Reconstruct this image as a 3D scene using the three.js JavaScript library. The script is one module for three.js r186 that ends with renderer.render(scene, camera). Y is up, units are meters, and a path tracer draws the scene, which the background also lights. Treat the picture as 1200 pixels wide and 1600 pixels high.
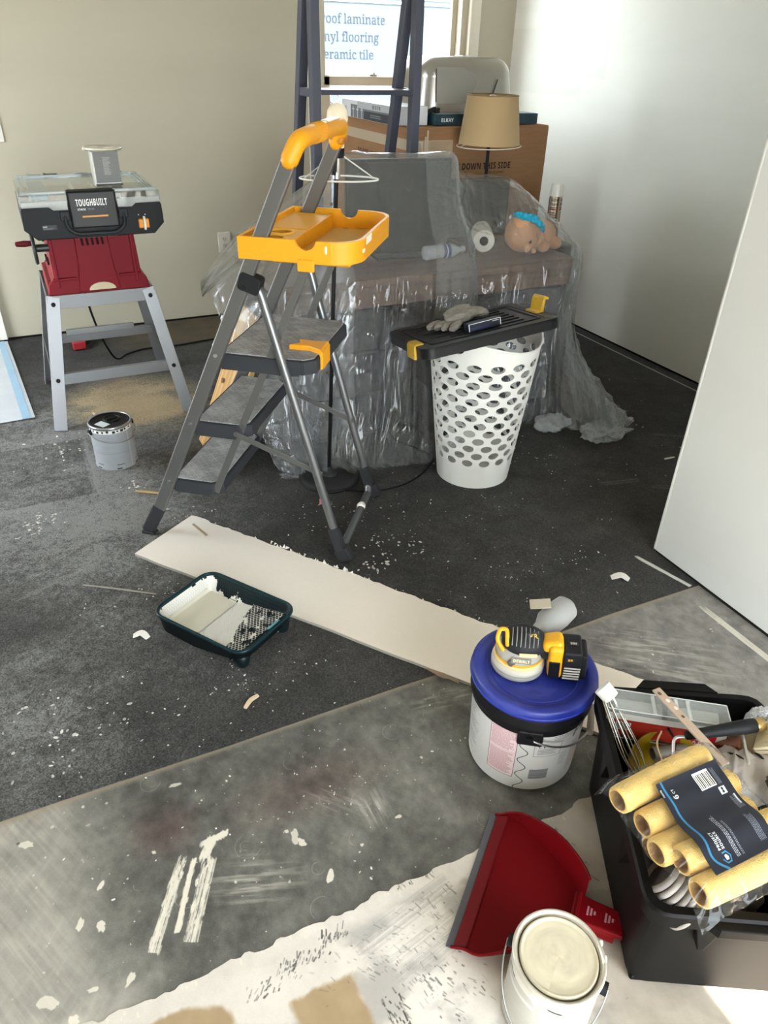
import * as THREE from 'three';
import { RoundedBoxGeometry } from 'three/addons/geometries/RoundedBoxGeometry.js';
import { mergeGeometries, mergeVertices, toCreasedNormals } from 'three/addons/utils/BufferGeometryUtils.js';
import { FontLoader } from 'three/addons/loaders/FontLoader.js';
import { Brush, Evaluator, SUBTRACTION } from 'three-bvh-csg';
import { TextGeometry } from 'three/addons/geometries/TextGeometry.js';

// ---------------------------------------------------------------- camera, sky, sun, exposure
const scene = new THREE.Scene();
const camera = new THREE.PerspectiveCamera(70.86, 1200 / 1600, 0.05, 200);
camera.position.set(0, 1.55, 0);
{
  const yaw = 0.457676, pitch = 0.570626, roll = 0.02691;
  const f = new THREE.Vector3(Math.sin(yaw) * Math.cos(pitch), -Math.sin(pitch), -Math.cos(yaw) * Math.cos(pitch));
  const r = new THREE.Vector3(Math.cos(yaw), 0, Math.sin(yaw)), u = r.clone().cross(f);
  const r2 = r.clone().multiplyScalar(Math.cos(roll)).addScaledVector(u, Math.sin(roll));
  const u2 = u.clone().multiplyScalar(Math.cos(roll)).addScaledVector(r, -Math.sin(roll));
  camera.quaternion.setFromRotationMatrix(new THREE.Matrix4().makeBasis(r2, u2, f.clone().negate()));
}
scene.background = new THREE.Color().setRGB(0.86, 0.94, 1.0);
scene.backgroundIntensity = 15;
const renderer = new THREE.WebGLRenderer({ antialias: true });
renderer.toneMapping = THREE.LinearToneMapping;
renderer.toneMappingExposure = 1.12;
renderer.shadowMap.enabled = true;
const sun = new THREE.DirectionalLight(new THREE.Color().setRGB(1, 0.93, 0.82), 40);
sun.position.set(-1.64, 9.12, 7.44); sun.target.position.set(1.0, 0, -0.28);
sun.castShadow = true; sun.shadow.mapSize.set(2048, 2048);
Object.assign(sun.shadow.camera, { left: -6, right: 6, top: 6, bottom: -6, near: 0.5, far: 30 });
scene.add(sun, sun.target);

// ---------------------------------------------------------------- helpers
let seed = 7;
const rnd = () => { seed = (seed * 1664525 + 1013904223) >>> 0; return seed / 4294967296; };
const rr = (a, b) => a + (b - a) * rnd();
const V = (x, y, z) => new THREE.Vector3(x, y, z);
const PI = Math.PI;
const used = {};
const numbered = (n) => { const k = (used[n] = (used[n] ?? -1) + 1); return k ? n + '_' + String(k).padStart(3, '0') : n; };
const std = (hex, roughness = 0.6, metalness = 0, o = {}) => {       // dark plastics get a weaker sheen
  const c = new THREE.Color(hex), dark = metalness === 0 && !o.map && 0.2126 * c.r + 0.7152 * c.g + 0.0722 * c.b < 0.04;
  return dark ? new THREE.MeshPhysicalMaterial({ color: hex, roughness: roughness + 0.05, specularIntensity: 0.4, ...o }) : new THREE.MeshStandardMaterial({ color: hex, roughness, metalness, ...o });
};
const phys = (hex, o = {}) => new THREE.MeshPhysicalMaterial({ color: hex, ...o });
const move = (g, p, rot, s) => {
  const m = new THREE.Matrix4().compose(V(...(p ?? [0, 0, 0])), new THREE.Quaternion().setFromEuler(new THREE.Euler(...(rot ?? [0, 0, 0]))), V(...(s ?? [1, 1, 1])));
  return g.applyMatrix4(m);
};
const merge = (list) => {
  const l = [list].flat(9).map((g) => {
    const q = g.index ? g.toNonIndexed() : g;
    for (const k of Object.keys(q.attributes)) if (!['position', 'normal', 'uv'].includes(k)) q.deleteAttribute(k);
    if (!q.attributes.normal) q.computeVertexNormals();
    if (!q.attributes.uv) q.setAttribute('uv', new THREE.BufferAttribute(new Float32Array(q.attributes.position.count * 2), 2));
    return q;
  });
  return l.length === 1 ? l[0] : mergeGeometries(l);
};
const put = (parent, name, geos, material, label) => {
  const m = new THREE.Mesh(merge(geos), material);
  m.name = parent === scene ? numbered(name) : name;
  m.castShadow = m.receiveShadow = true;
  if (label) m.userData.label = label;
  parent.add(m); return m;
};
const tag = (o, label, category, group) => { o.userData.label = label; o.userData.category = category; if (group) o.userData.group = group; return o; };
const thing = (name, label, category, p = [0, 0, 0], turn = 0, group) => {
  const o = new THREE.Group(); o.name = numbered(name); o.position.set(...p); o.rotation.y = turn; scene.add(o);
  return tag(o, label, category, group);
};
const struct = (name, geos, material) => { const m = put(scene, name, geos, material); m.userData.kind = 'structure'; return m; };
const box = (w, h, d, p, rot, r = 0.004) => move(r > 0 ? new RoundedBoxGeometry(w, h, d, 2, Math.min(r, w / 2.01, h / 2.01, d / 2.01)) : new THREE.BoxGeometry(w, h, d), p, rot);
const cyl = (rt, rb, h, p, rot, seg = 28, open = false) => move(new THREE.CylinderGeometry(rt, rb, h, seg, 1, open), p, rot);
const ball = (r, p, s, seg = 20) => move(new THREE.SphereGeometry(r, seg, Math.ceil(seg * 0.7)), p, null, s);
const ring = (R, r, p, rot, seg = 48) => move(new THREE.TorusGeometry(R, r, 10, seg), p, rot);
const lathe = (pts, seg = 56, p, rot) => {                     // v runs by length along the profile
  const g = new THREE.LatheGeometry(pts.map((q) => new THREE.Vector2(...q)), seg), L = [0]; for (let i = 1; i < pts.length; i++) L.push(L[i - 1] + Math.hypot(pts[i][0] - pts[i - 1][0], pts[i][1] - pts[i - 1][1]));
  for (let i = 0, u = g.attributes.uv; i < u.count; i++) u.setY(i, L[i % pts.length] / L[pts.length - 1]);
  return move(g, p, rot);
};
const shape = (pts) => new THREE.Shape(pts.map((q) => new THREE.Vector2(...q)));
const ext = (pts, depth, bevel = 0, p, rot, o = {}) => move(new THREE.ExtrudeGeometry(Array.isArray(pts) ? shape(pts) : pts, { depth, bevelEnabled: bevel > 0, bevelSize: bevel, bevelThickness: bevel, bevelSegments: 2, curveSegments: 14, ...o }), p, rot);
// flat footprint in x,z raised along y
const slab = (pts, h, bevel = 0, y = 0, o) => ext(pts.map(([x, z]) => [x, -z]), h, bevel, [0, y, 0], [-PI / 2, 0, 0], o);
const rrect = (w, h, r) => { const s = new THREE.Shape(), x = w / 2, y = h / 2; s.moveTo(-x + r, -y); s.lineTo(x - r, -y); s.quadraticCurveTo(x, -y, x, -y + r); s.lineTo(x, y - r); s.quadraticCurveTo(x, y, x - r, y); s.lineTo(-x + r, y); s.quadraticCurveTo(-x, y, -x, y - r); s.lineTo(-x, -y + r); s.quadraticCurveTo(-x, -y, -x + r, -y); return s; };
const pathOf = (pts, fillet) => {
  const P = pts.map((q) => V(...q)), c = new THREE.CurvePath();
  let from = P[0];
  for (let i = 1; i < P.length - 1; i++) {
    const a = P[i].clone().sub(P[i - 1]), b = P[i + 1].clone().sub(P[i]), f = Math.min(fillet, a.length() * 0.49, b.length() * 0.49);
    const s = P[i].clone().addScaledVector(a.normalize(), -f), e = P[i].clone().addScaledVector(b.normalize(), f);
    c.add(new THREE.LineCurve3(from, s)); c.add(new THREE.QuadraticBezierCurve3(s, P[i], e)); from = e;
  }
  c.add(new THREE.LineCurve3(from, P[P.length - 1])); return c;
};
const pipe = (pts, r, fillet = 0.03, n = 0, seg = 12) => {
  const c = pathOf(pts, fillet), g = new THREE.TubeGeometry(c, n || Math.max(6, pts.length * 12), r, seg), a = pts[0], b = pts[pts.length - 1];
  return [g, ball(r, a, null, 8), ball(r, b, null, 8)];
};
const hose = (pts, r, n = 60, seg = 10) => { const c = new THREE.CatmullRomCurve3(pts.map((q) => V(...q))); return [new THREE.TubeGeometry(c, n, r, seg), ball(r, pts[0], null, 8), ball(r, pts[pts.length - 1], null, 8)]; };
const bar = (a, b, w, d, up = [0, 1, 0], r = 0.003) => {        // box from a to b, w across, d along «up»
  const A = V(...a), B = V(...b), y = B.clone().sub(A), L = y.length(); y.normalize();
  const x = y.clone().cross(V(...up)).normalize(), z = x.clone().cross(y);
  const g = r > 0 ? new RoundedBoxGeometry(w, L, d, 1, Math.min(r, w / 2.1, d / 2.1)) : new THREE.BoxGeometry(w, L, d);
  return g.applyMatrix4(new THREE.Matrix4().makeBasis(x, y, z).setPosition(A.add(B).multiplyScalar(0.5)));
};
const screw = (p, axis = 'z', r = 0.007) => cyl(r, r * 1.1, 0.006, p, axis === 'z' ? [PI / 2, 0, 0] : axis === 'x' ? [0, 0, PI / 2] : [0, 0, 0], 12);

// ---------------------------------------------------------------- textures
const hash = (x, y, s) => { let h = Math.imul(x, 374761393) + Math.imul(y, 668265263) + Math.imul(s, 974634777); h = Math.imul(h ^ (h >>> 13), 1274126177); return ((h ^ (h >>> 16)) >>> 0) / 4294967296; };
const vnoise = (x, y, s) => { const i = Math.floor(x), j = Math.floor(y), u = x - i, v = y - j, a = u * u * (3 - 2 * u), b = v * v * (3 - 2 * v); return (hash(i, j, s) * (1 - a) + hash(i + 1, j, s) * a) * (1 - b) + (hash(i, j + 1, s) * (1 - a) + hash(i + 1, j + 1, s) * a) * b; };
const fbm = (x, y, s, o = 4) => { let t = 0, a = 0.5, n = 0; for (let k = 0; k < o; k++) { t += a * vnoise(x, y, s + k); n += a; x *= 2.03; y *= 2.03; a *= 0.5; } return t / n; };
const clamp = (x, a = 0, b = 1) => Math.min(b, Math.max(a, x));
const sm = (a, b, x) => { const t = clamp((x - a) / (b - a)); return t * t * (3 - 2 * t); };
const canvas = (w, h) => { const c = document.createElement('canvas'); c.width = w; c.height = h; return c; };
const ctex = (c, srgb = true) => { const t = new THREE.CanvasTexture(c); if (srgb) t.colorSpace = THREE.SRGBColorSpace; t.magFilter = THREE.LinearFilter; return t; };
// fill(w, h, (px, py) => [r, g, b]) on a canvas
const paint = (w, h, fn) => { const c = canvas(w, h), x = c.getContext('2d'), im = x.createImageData(w, h), d = im.data; for (let j = 0, k = 0; j < h; j++) for (let i = 0; i < w; i++, k += 4) { const q = fn(i, j); d[k] = q[0]; d[k + 1] = q[1]; d[k + 2] = q[2]; d[k + 3] = 255; } x.putImageData(im, 0, 0); return c; };
const gray = (w, h, fn, rep) => { const d = new Uint8Array(w * h * 4); for (let j = 0, k = 0; j < h; j++) for (let i = 0; i < w; i++, k += 4) { d[k] = d[k + 1] = d[k + 2] = clamp(fn(i, j)) * 255; d[k + 3] = 255; } const t = new THREE.DataTexture(d, w, h); t.magFilter = t.minFilter = THREE.LinearFilter; t.wrapS = t.wrapT = THREE.RepeatWrapping; if (rep) t.repeat.set(rep, rep); t.needsUpdate = true; return t; };
const tnoise = (n, per, s) => (i, j) => { let t = 0, a = 0.5, p = per; for (let k = 0; k < 4; k++) { const x = i / n * p, y = j / n * p, X = Math.floor(x), Y = Math.floor(y), u = x - X, v = y - Y, w = (q) => ((q % p) + p) % p; const A = u * u * (3 - 2 * u), B = v * v * (3 - 2 * v); t += a * ((hash(w(X), w(Y), s + k) * (1 - A) + hash(w(X + 1), w(Y), s + k) * A) * (1 - B) + (hash(w(X), w(Y + 1), s + k) * (1 - A) + hash(w(X + 1), w(Y + 1), s + k) * A) * B); a *= 0.5; p *= 2; } return t / 0.9375; };
const N1 = tnoise(256, 6, 3), N2 = tnoise(256, 24, 9);
const bumpFine = gray(256, 256, N2, 1), bumpSoft = gray(256, 256, N1, 1);
// planar uv in metres from two axes
const uvPlane = (g, ax, ay, ox = 0, oy = 0, sx = 1, sy = 1) => { const p = g.attributes.position, u = new Float32Array(p.count * 2); for (let i = 0; i < p.count; i++) { const q = [p.getX(i), p.getY(i), p.getZ(i)]; u[2 * i] = (q[ax] - ox) / sx; u[2 * i + 1] = (q[ay] - oy) / sy; } g.setAttribute('uv', new THREE.BufferAttribute(u, 2)); return g; };
// flat printed patch w x h in its own x,y plane, a fraction of a millimetre thick, uv 0..1
const decal = (w, h, p, rot, t = 0.0008) => { const g = new THREE.BoxGeometry(w, h, t); const u = g.attributes.uv, q = g.attributes.position; for (let i = 0; i < q.count; i++) u.setXY(i, q.getX(i) / w + 0.5, q.getY(i) / h + 0.5); return move(g, p, rot); };
const lines = (x, x0, y0, w, h, n, col, jag = 0.25) => { x.fillStyle = col; for (let i = 0; i < n; i++) { const L = w * (1 - jag * rnd()); let a = x0; while (a < x0 + L) { const k = Math.min(w * rr(0.02, 0.09), x0 + L - a); x.fillRect(a, y0 + i * h / n, k, h / n * 0.5); a += k + w * 0.012; } } };
const bars = (x, x0, y0, w, h, vertical = true) => { x.fillStyle = '#fff'; x.fillRect(x0, y0, w, h); x.fillStyle = '#111'; let a = 0.05; while (a < 0.93) { const k = rr(0.014, 0.045); if (vertical) x.fillRect(x0 + a * w, y0 + h * 0.06, k * w, h * 0.84); else x.fillRect(x0 + w * 0.06, y0 + a * h, w * 0.84, k * h); a += k + rr(0.016, 0.04); } };
// ---------------------------------------------------------------- the setting
const wallBump = { bumpMap: gray(256, 256, (i, j) => 0.5 + 0.5 * (N2(i, j) - 0.5), 1), bumpScale: 0.0012 };
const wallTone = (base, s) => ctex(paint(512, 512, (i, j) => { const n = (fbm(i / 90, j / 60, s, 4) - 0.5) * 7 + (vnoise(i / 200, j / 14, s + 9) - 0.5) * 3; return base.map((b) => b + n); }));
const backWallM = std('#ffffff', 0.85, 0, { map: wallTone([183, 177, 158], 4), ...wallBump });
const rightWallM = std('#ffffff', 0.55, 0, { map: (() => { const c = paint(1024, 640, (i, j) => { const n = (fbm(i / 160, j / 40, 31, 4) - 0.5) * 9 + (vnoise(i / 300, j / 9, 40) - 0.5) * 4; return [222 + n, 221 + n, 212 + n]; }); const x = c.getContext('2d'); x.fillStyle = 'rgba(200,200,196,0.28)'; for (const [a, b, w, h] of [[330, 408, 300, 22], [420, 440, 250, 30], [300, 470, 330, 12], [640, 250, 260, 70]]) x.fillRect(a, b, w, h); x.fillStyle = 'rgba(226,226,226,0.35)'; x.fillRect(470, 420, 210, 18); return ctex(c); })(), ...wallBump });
const stubM = std('#ffffff', 0.7, 0, { map: wallTone([198, 198, 193], 14), ...wallBump });  // wall tones shifted apart to carry the light; the paint is the same white
const ceilM = std('#dedbd2', 0.9);
const trimM = std('#d9d6cc', 0.5);
const gapM = std('#1d1a17', 0.95);
const W = (b, ax, ay) => uvPlane(b, ax, ay, -2, 0, 5.4, 5.4);
const X0 = -1.9, X1 = 3.26, ZB = -4.85, ZF = 1.3, HC = 2.8, WT = 0.16;
const wx0 = 1.87, wx1 = 2.9, wy0 = 0.55, wy1 = 2.5;
const rb = (x0, x1, y0, y1, z0, z1) => box(x1 - x0, y1 - y0, z1 - z0, [(x0 + x1) / 2, (y0 + y1) / 2, (z0 + z1) / 2], null, 0);
const lift = 0.014;                                             // the boards stop short of the floor: the skirting has been taken off
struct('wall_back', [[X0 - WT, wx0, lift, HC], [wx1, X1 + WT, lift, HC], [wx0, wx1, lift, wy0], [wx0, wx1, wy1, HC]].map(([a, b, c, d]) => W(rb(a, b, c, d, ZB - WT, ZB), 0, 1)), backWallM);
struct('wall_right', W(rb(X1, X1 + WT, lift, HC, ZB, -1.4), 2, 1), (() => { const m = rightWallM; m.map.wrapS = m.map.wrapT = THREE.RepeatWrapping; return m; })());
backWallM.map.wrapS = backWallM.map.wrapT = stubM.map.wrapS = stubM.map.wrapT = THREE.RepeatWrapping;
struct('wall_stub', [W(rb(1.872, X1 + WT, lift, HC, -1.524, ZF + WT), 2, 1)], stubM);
// the corner bead of the stub wall
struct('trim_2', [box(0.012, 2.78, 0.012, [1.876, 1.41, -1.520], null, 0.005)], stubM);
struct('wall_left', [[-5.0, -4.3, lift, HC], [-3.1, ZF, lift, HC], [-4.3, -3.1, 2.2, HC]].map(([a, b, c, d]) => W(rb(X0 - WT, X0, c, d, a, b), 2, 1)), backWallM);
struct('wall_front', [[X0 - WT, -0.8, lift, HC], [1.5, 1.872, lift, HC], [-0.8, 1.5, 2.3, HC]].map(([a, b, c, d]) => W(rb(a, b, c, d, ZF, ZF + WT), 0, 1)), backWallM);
struct('added_sun_blocker', rb(-4.2, 0.19, 2.36, 2.5, ZF + WT, 5.9), std('#cfcabd', 0.8));  // unseen slab added to block the sun; its edge shapes the sun patch
struct('ceiling', rb(X0 - WT, X1 + WT, HC, HC + 0.15, ZB - WT, ZF + WT), ceilM);
struct('baseboard_gap', [rb(X0 - 0.1, X1 + 0.1, -0.02, lift + 0.004, ZB - 0.1, ZB - 0.008), rb(X1 + 0.008, X1 + 0.1, -0.02, lift + 0.004, ZB, -1.45), rb(1.880, X1 + 0.1, -0.02, lift + 0.004, -1.516, ZF), rb(X0 - 0.1, X0 - 0.008, -0.02, lift + 0.004, ZB, ZF), rb(X0, 1.9, -0.02, lift + 0.004, ZF + 0.008, ZF + 0.1)], gapM);

// floor: glued-down carpet, scraped slab, primed slab
const toC = (x0, z0, s) => ([x, z]) => [(x - x0) * s, (z - z0) * s];
const blob = (x, cx, cy, r, k = 9, sx = 1, sy = 1, rot = 0) => { x.beginPath(); for (let i = 0; i <= k; i++) { const a = i / k * 2 * PI, q = r * rr(0.6, 1.15), u = Math.cos(a) * q * sx, v = Math.sin(a) * q * sy; x.lineTo(cx + u * Math.cos(rot) - v * Math.sin(rot), cy + u * Math.sin(rot) + v * Math.cos(rot)); } x.fill(); };
const streak = (x, a, b, w, n, col, alpha) => { x.strokeStyle = col; for (let i = 0; i < n; i++) { const t = rr(-0.5, 0.5), dx = b[0] - a[0], dy = b[1] - a[1], L = Math.hypot(dx, dy) || 1, nx = -dy / L * w * t, ny = dx / L * w * t; let s = rr(0, 0.25); x.globalAlpha = alpha * rr(0.4, 1); x.lineWidth = rr(0.6, 2.4); while (s < 1) { const e = Math.min(1, s + rr(0.08, 0.5)); x.beginPath(); x.moveTo(a[0] + dx * s + nx, a[1] + dy * s + ny); x.lineTo(a[0] + dx * e + nx + rr(-1, 1), a[1] + dy * e + ny); x.stroke(); s = e + rr(0.01, 0.1); } } x.globalAlpha = 1; };
const CX0 = -0.55, CZ0 = -4.88, CS = 2040 / 3.86;
const carpetTex = (() => {
  const inb = (x, z, cx, cz, rx, rz) => clamp(1 - Math.hypot((x - cx) / rx, (z - cz) / rz));
  const c = paint(2040, 1896, (i, j) => {
    const x = CX0 + i / CS, z = CZ0 + j / CS;
    const f = hash(i, j, 5) * 0.55 + hash(i >> 1, j >> 1, 6) * 0.45, big = fbm(x * 3.1, z * 3.1, 21, 4), mid = fbm(x * 14, z * 14, 51, 3);
    let v = 44 + 44 * (f - 0.5) + 24 * (big - 0.5) + 22 * (mid - 0.5);
    let col = [v, v * 0.985, v * 0.965];
    // plaster dust, heavier towards the saw and the doorway
    let d = 1.3 * inb(x, z, -0.15, -3.0, 0.75, 0.95) + 0.9 * inb(x, z, -0.25, -1.55, 0.28, 0.42) + 0.55 * inb(x, z, 0.15, -2.5, 0.6, 0.5) + 0.35 * inb(x, z, 0.5, -3.6, 0.9, 0.8) + 0.4 * inb(x, z, 0.0, -2.0, 0.7, 0.7) + 0.12;
    d *= 0.25 + 1.4 * fbm(x * 5 + 3, z * 8, 71, 4); d *= (0.25 + 1.1 * f) * (0.45 + 1.1 * fbm(x * 60, z * 60, 75, 3));
    if (x < 0.045 + 0.01 * mid && z > -3.30 && z < -2.765) d *= 0.55;                         // where a box kept the dust off
    if (Math.abs(x - 0.05) < 0.014 && z > -3.3 && z < -2.75) d *= 1.5;
    d = clamp(d, 0, 0.85);
    col = col.map((q, k) => q + ([160, 161, 160][k] - q) * d * 0.8);
    // sawdust under the saw
    let s = 1.5 * inb(x, z, 0.32, -3.68, 0.42, 0.36) + 0.7 * inb(x, z, 0.45, -3.45, 0.35, 0.3); s *= 0.25 + 1.5 * fbm(x * 9, z * 16, 91, 4); s *= 0.3 + 1.4 * f; s = clamp(s, 0, 0.9);
    col = col.map((q, k) => q + ([176, 156, 122][k] - q) * s);
    // bare brown strip by the back wall
    const b = sm(-4.33, -4.42, z + 0.03 * mid) * sm(0.2, 0.7, x) * sm(1.7, 1.2, x) * (0.5 + 0.6 * mid); col = col.map((q, k) => q + ([88, 78, 58][k] - q) * clamp(b));
    const br = 0.5 * inb(x, z, 1.95, -1.75, 0.35, 0.5); col = col.map((q, k) => q * (1 - br * [0.1, 0.2, 0.45][k]));
    return col;
  });
  const x = c.getContext('2d'), P = toC(CX0, CZ0, CS);
  for (let k = 0; k < 900; k++) { const g = rr(0, 1); const [a, b] = P([rr(-0.4, 3.2), rr(-4.3, -1.31)]); x.fillStyle = `rgba(225,222,214,${rr(0.25, 0.9)})`; const r = g > 0.95 ? rr(1.2, 2.4) : rr(0.4, 1.1); x.fillRect(a, b, r * rr(0.7, 2), r); }
  for (let k = 0; k < 120; k++) { const [a, b] = P([0.55 + rr(-1, 1) * 0.9, rr(-2.3, -1.32)]); x.strokeStyle = `rgba(200,196,188,${rr(0.1, 0.45)})`; x.lineWidth = rr(0.5, 1.1); x.beginPath(); x.moveTo(a, b); x.lineTo(a + rr(-9, 9), b + rr(-6, 6)); x.stroke(); }
  streak(x, P([1.79, -1.53]), P([1.845, -1.31]), 8, 60, '#c9c7c2', 0.8);               // the scraped glue line beside the stub wall
  streak(x, P([3.19, -3.9]), P([3.19, -2.5]), 5, 26, '#a9a59c', 0.6);
  for (const [a, b] of [[[2.2, -1.9], [2.35, -1.82]], [[2.0, -2.0], [2.2, -1.96]], [[2.55, -2.3], [2.7, -2.2]], [[-0.2, -2.3], [0.1, -2.5]], [[-0.3, -2.15], [0.0, -2.28]]]) streak(x, P(a), P(b), 16, 14, '#8d8b86', 0.25);
  return ctex(c);
})();
carpetTex.wrapS = carpetTex.wrapT = THREE.ClampToEdgeWrapping;
const carpetM = std('#ffffff', 0.97, 0, { map: carpetTex, bumpMap: gray(256, 256, (i, j) => hash(i, j, 77) * 0.7 + 0.3 * N2(i, j), 1), bumpScale: 0.002 });
carpetM.bumpMap.repeat.set(6.4, 6.4);
struct('floor_carpet', uvPlane(slab([[X0, -4.95], [3.3, -4.95], [3.3, -1.5], [1.9, -1.5], [1.9, -1.303], [1.5, -1.309], [1.1, -1.300], [0.7, -1.306], [0.2, -1.302], [-0.2, -1.308], [X0, -1.303]], 0.007, 0, -0.008), 0, 2, CX0, CZ0 + 1896 / CS, 2040 / CS, -1896 / CS), carpetM);
const SX0 = -0.45, SZ0 = -1.33, SS = 2040 / 2.4;
const slabTex = (() => {
  const c = paint(2040, 484, (i, j) => {
    const x = SX0 + i / SS, z = SZ0 + j / SS, big = fbm(x * 4, z * 4, 121, 5), mid = fbm(x * 22, z * 22, 131, 4), f = hash(i, j, 8);
    let v = 99 + 60 * (big - 0.5) + 52 * (mid - 0.5) + 16 * (f - 0.5);
    let r = sm(1.15, 1.7, x) * 34; v += r;
    let col = [v, v * 0.985, v * 0.93].map((q, k) => q + (r > 1 ? [0, -1, 2][k] : 0));
    v += 0;
    const grit = fbm(x * 70 + 5, z * 55, 151, 3), sw = (cx, cz, rx, rz, ang, sd) => { const c = Math.cos(ang), d = Math.sin(ang), u = (x - cx) * c + (z - cz) * d, w = (z - cz) * c - (x - cx) * d, q = clamp(1 - Math.hypot(u / rx, w / rz)); return q * sm(0.42, 0.78, fbm(u * 14, w * 120 + 6 * u, sd, 4)) * 1.5; };
    col = col.map((q) => q + (grit - 0.5) * 26);
    const drag = fbm((x * 0.5 + z) * 9, (z * 0.5 - x) * 150, 161, 3), drag2 = fbm((x * 0.9 - z) * 8, (x + z * 0.9) * 110, 171, 3);
    let h = sm(-0.08, -0.26, x + 0.08 * (big - 0.5) + 0.3 * (z + 1.05) * (z + 1.05)) * (0.62 + 0.2 * sm(0.3, 0.75, drag) + 0.1 * sm(0.5, 0.8, drag2)) * (0.4 + 0.9 * fbm(x * 9, z * 9, 181, 3));
    h += 0.55 * sm(-0.84, -0.78, z + 0.05 * (mid - 0.5)) * sm(0.0, -0.2, x);
    h += 0.55 * (sw(0.8, -1.21, 0.12, 0.05, 0.2, 191) + sw(0.4, -1.03, 0.10, 0.05, 0.9, 193) + sw(1.5, -1.1, 0.28, 0.14, 0.7, 195) + sw(1.4, -1.0, 0.35, 0.12, 0.8, 197) + sw(0.48, -0.98, 0.08, 0.06, 1.6, 199) + sw(0.15, -0.92, 0.14, 0.08, 0.4, 201));
    h = clamp(h, 0, 0.85);
    col = col.map((q, k) => q + ([192, 187, 176][k] - q) * h);
    const st = clamp(1 - Math.hypot((x - 0.0) / 0.10, (z + 1.13) / 0.09)) * 0.6 + 0.4 * clamp(1 - Math.hypot((x - 0.35) / 0.25, (z + 1.1) / 0.1)); col = [col[0] * (1 - 0.1 * st), col[1] * (1 - 0.35 * st), col[2] * (1 - 0.35 * st)];
    const edge = sm(-1.285, -1.305, z + 0.008 * (mid - 0.5)); col = col.map((q, k) => q + ([150, 138, 118][k] - q) * edge * 0.7);
    return col;
  });
  const x = c.getContext('2d'), P = toC(SX0, SZ0, SS);
  const brush = (a, b, w) => { streak(x, P(a), P(b), w * SS, 34, '#d9d3c4', 0.95); for (let k = 0; k < 60; k++) { const t = rr(0, 1), q = P([a[0] + (b[0] - a[0]) * t + rr(-0.6, 0.6) * w, a[1] + (b[1] - a[1]) * t]); x.fillStyle = '#d9d3c4'; x.globalAlpha = rr(0.4, 0.95); blob(x, q[0], q[1], rr(1, 5), 7, 0.8, 2.4, 0.5); } x.globalAlpha = 1; };
  brush([0.028, -1.045], [-0.072, -0.86], 0.022); brush([0.05, -1.03], [-0.02, -0.88], 0.01); brush([0.085, -1.02], [0.0, -0.85], 0.030); brush([0.075, -1.055], [0.13, -1.06], 0.014); brush([0.1, -1.06], [0.07, -1.02], 0.02);
  x.fillStyle = '#ded8ca';
  for (const [a, b, r, sx, sy, t] of [[0.275, -0.985, 0.013, 1, 2, 0.3], [0.285, -0.965, 0.011, 1, 1.6, -0.4], [0.262, -1.005, 0.007, 1, 1, 0], [0.315, -0.86, 0.013, 0.8, 1.8, 0.5], [-0.03, -1.08, 0.007, 1, 1, 0], [0.12, -0.935, 0.005, 1, 1, 0], [0.41, -0.9, 0.006, 1, 1, 0], [-0.15, -1.05, 0.012, 0.7, 1.4, 0.6], [-0.2, -0.98, 0.016, 0.7, 1.4, 0.5], [-0.16, -0.96, 0.014, 0.8, 1.5, 0.2], [-0.19, -0.84, 0.010, 1.5, 0.8, 0], [-0.12, -0.83, 0.014, 0.7, 1.6, 0.8], [-0.29, -1.22, 0.016, 1.4, 0.8, 0.4], [-0.27, -0.85, 0.02, 1.6, 0.8, 0.6], [-0.23, -0.8, 0.014, 1, 1, 0], [0.52, -0.93, 0.008, 1.6, 0.7, 0], [0.65, -1.06, 0.006, 1, 1, 0], [0.05, -1.24, 0.012, 1.8, 0.6, 0.1], [0.1, -1.17, 0.004, 1, 1, 0], [0.17, -1.2, 0.004, 1, 1, 0]]) { x.globalAlpha = rr(0.75, 0.95); const [u, v] = P([a, b]); blob(x, u, v, r * SS * 0.8, 12, sx, sy, t); }
  for (let k = 0; k < 420; k++) { const [u, v] = P([rr(-0.4, 1.85), rr(-1.29, -0.79)]); x.globalAlpha = rr(0.25, 0.9); x.fillStyle = rnd() > 0.85 ? '#3c3833' : '#dad4c6'; blob(x, u, v, rnd() > 0.93 ? rr(2, 4.5) : rr(0.5, 1.8), 7, 1, rr(0.6, 1.6), rr(0, 3)); }
  x.globalAlpha = 1;
  streak(x, P([1.80, -1.22]), P([1.80, -0.8]), 20, 80, '#d3cec1', 0.7);
  for (let k = 0; k < 26; k++) { const [u, v] = P([rr(-0.1, 1.5), rr(-1.28, -0.8)]); x.strokeStyle = 'rgba(220,216,205,0.35)'; x.lineWidth = 1; x.beginPath(); x.arc(u, v, rr(8, 26), rr(0, 3), rr(3, 6)); x.stroke(); }
  return ctex(c);
})();
slabTex.wrapS = slabTex.wrapT = THREE.ClampToEdgeWrapping;
const slabM = std('#ffffff', 0.72, 0, { map: slabTex, bumpMap: bumpFine.clone(), bumpScale: 0.0012 });
slabM.bumpMap.repeat.set(4, 1);
struct('floor_slab', uvPlane(slab([[X0, -1.36], [1.95, -1.36], [1.95, -0.74], [X0, -0.74]], 0.02, 0, -0.0235), 0, 2, SX0, SZ0 + 484 / SS, 2040 / SS, -484 / SS), slabM);
const PX0 = -0.45, PZ0 = -0.80, PS = 2040 / 2.4;
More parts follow.
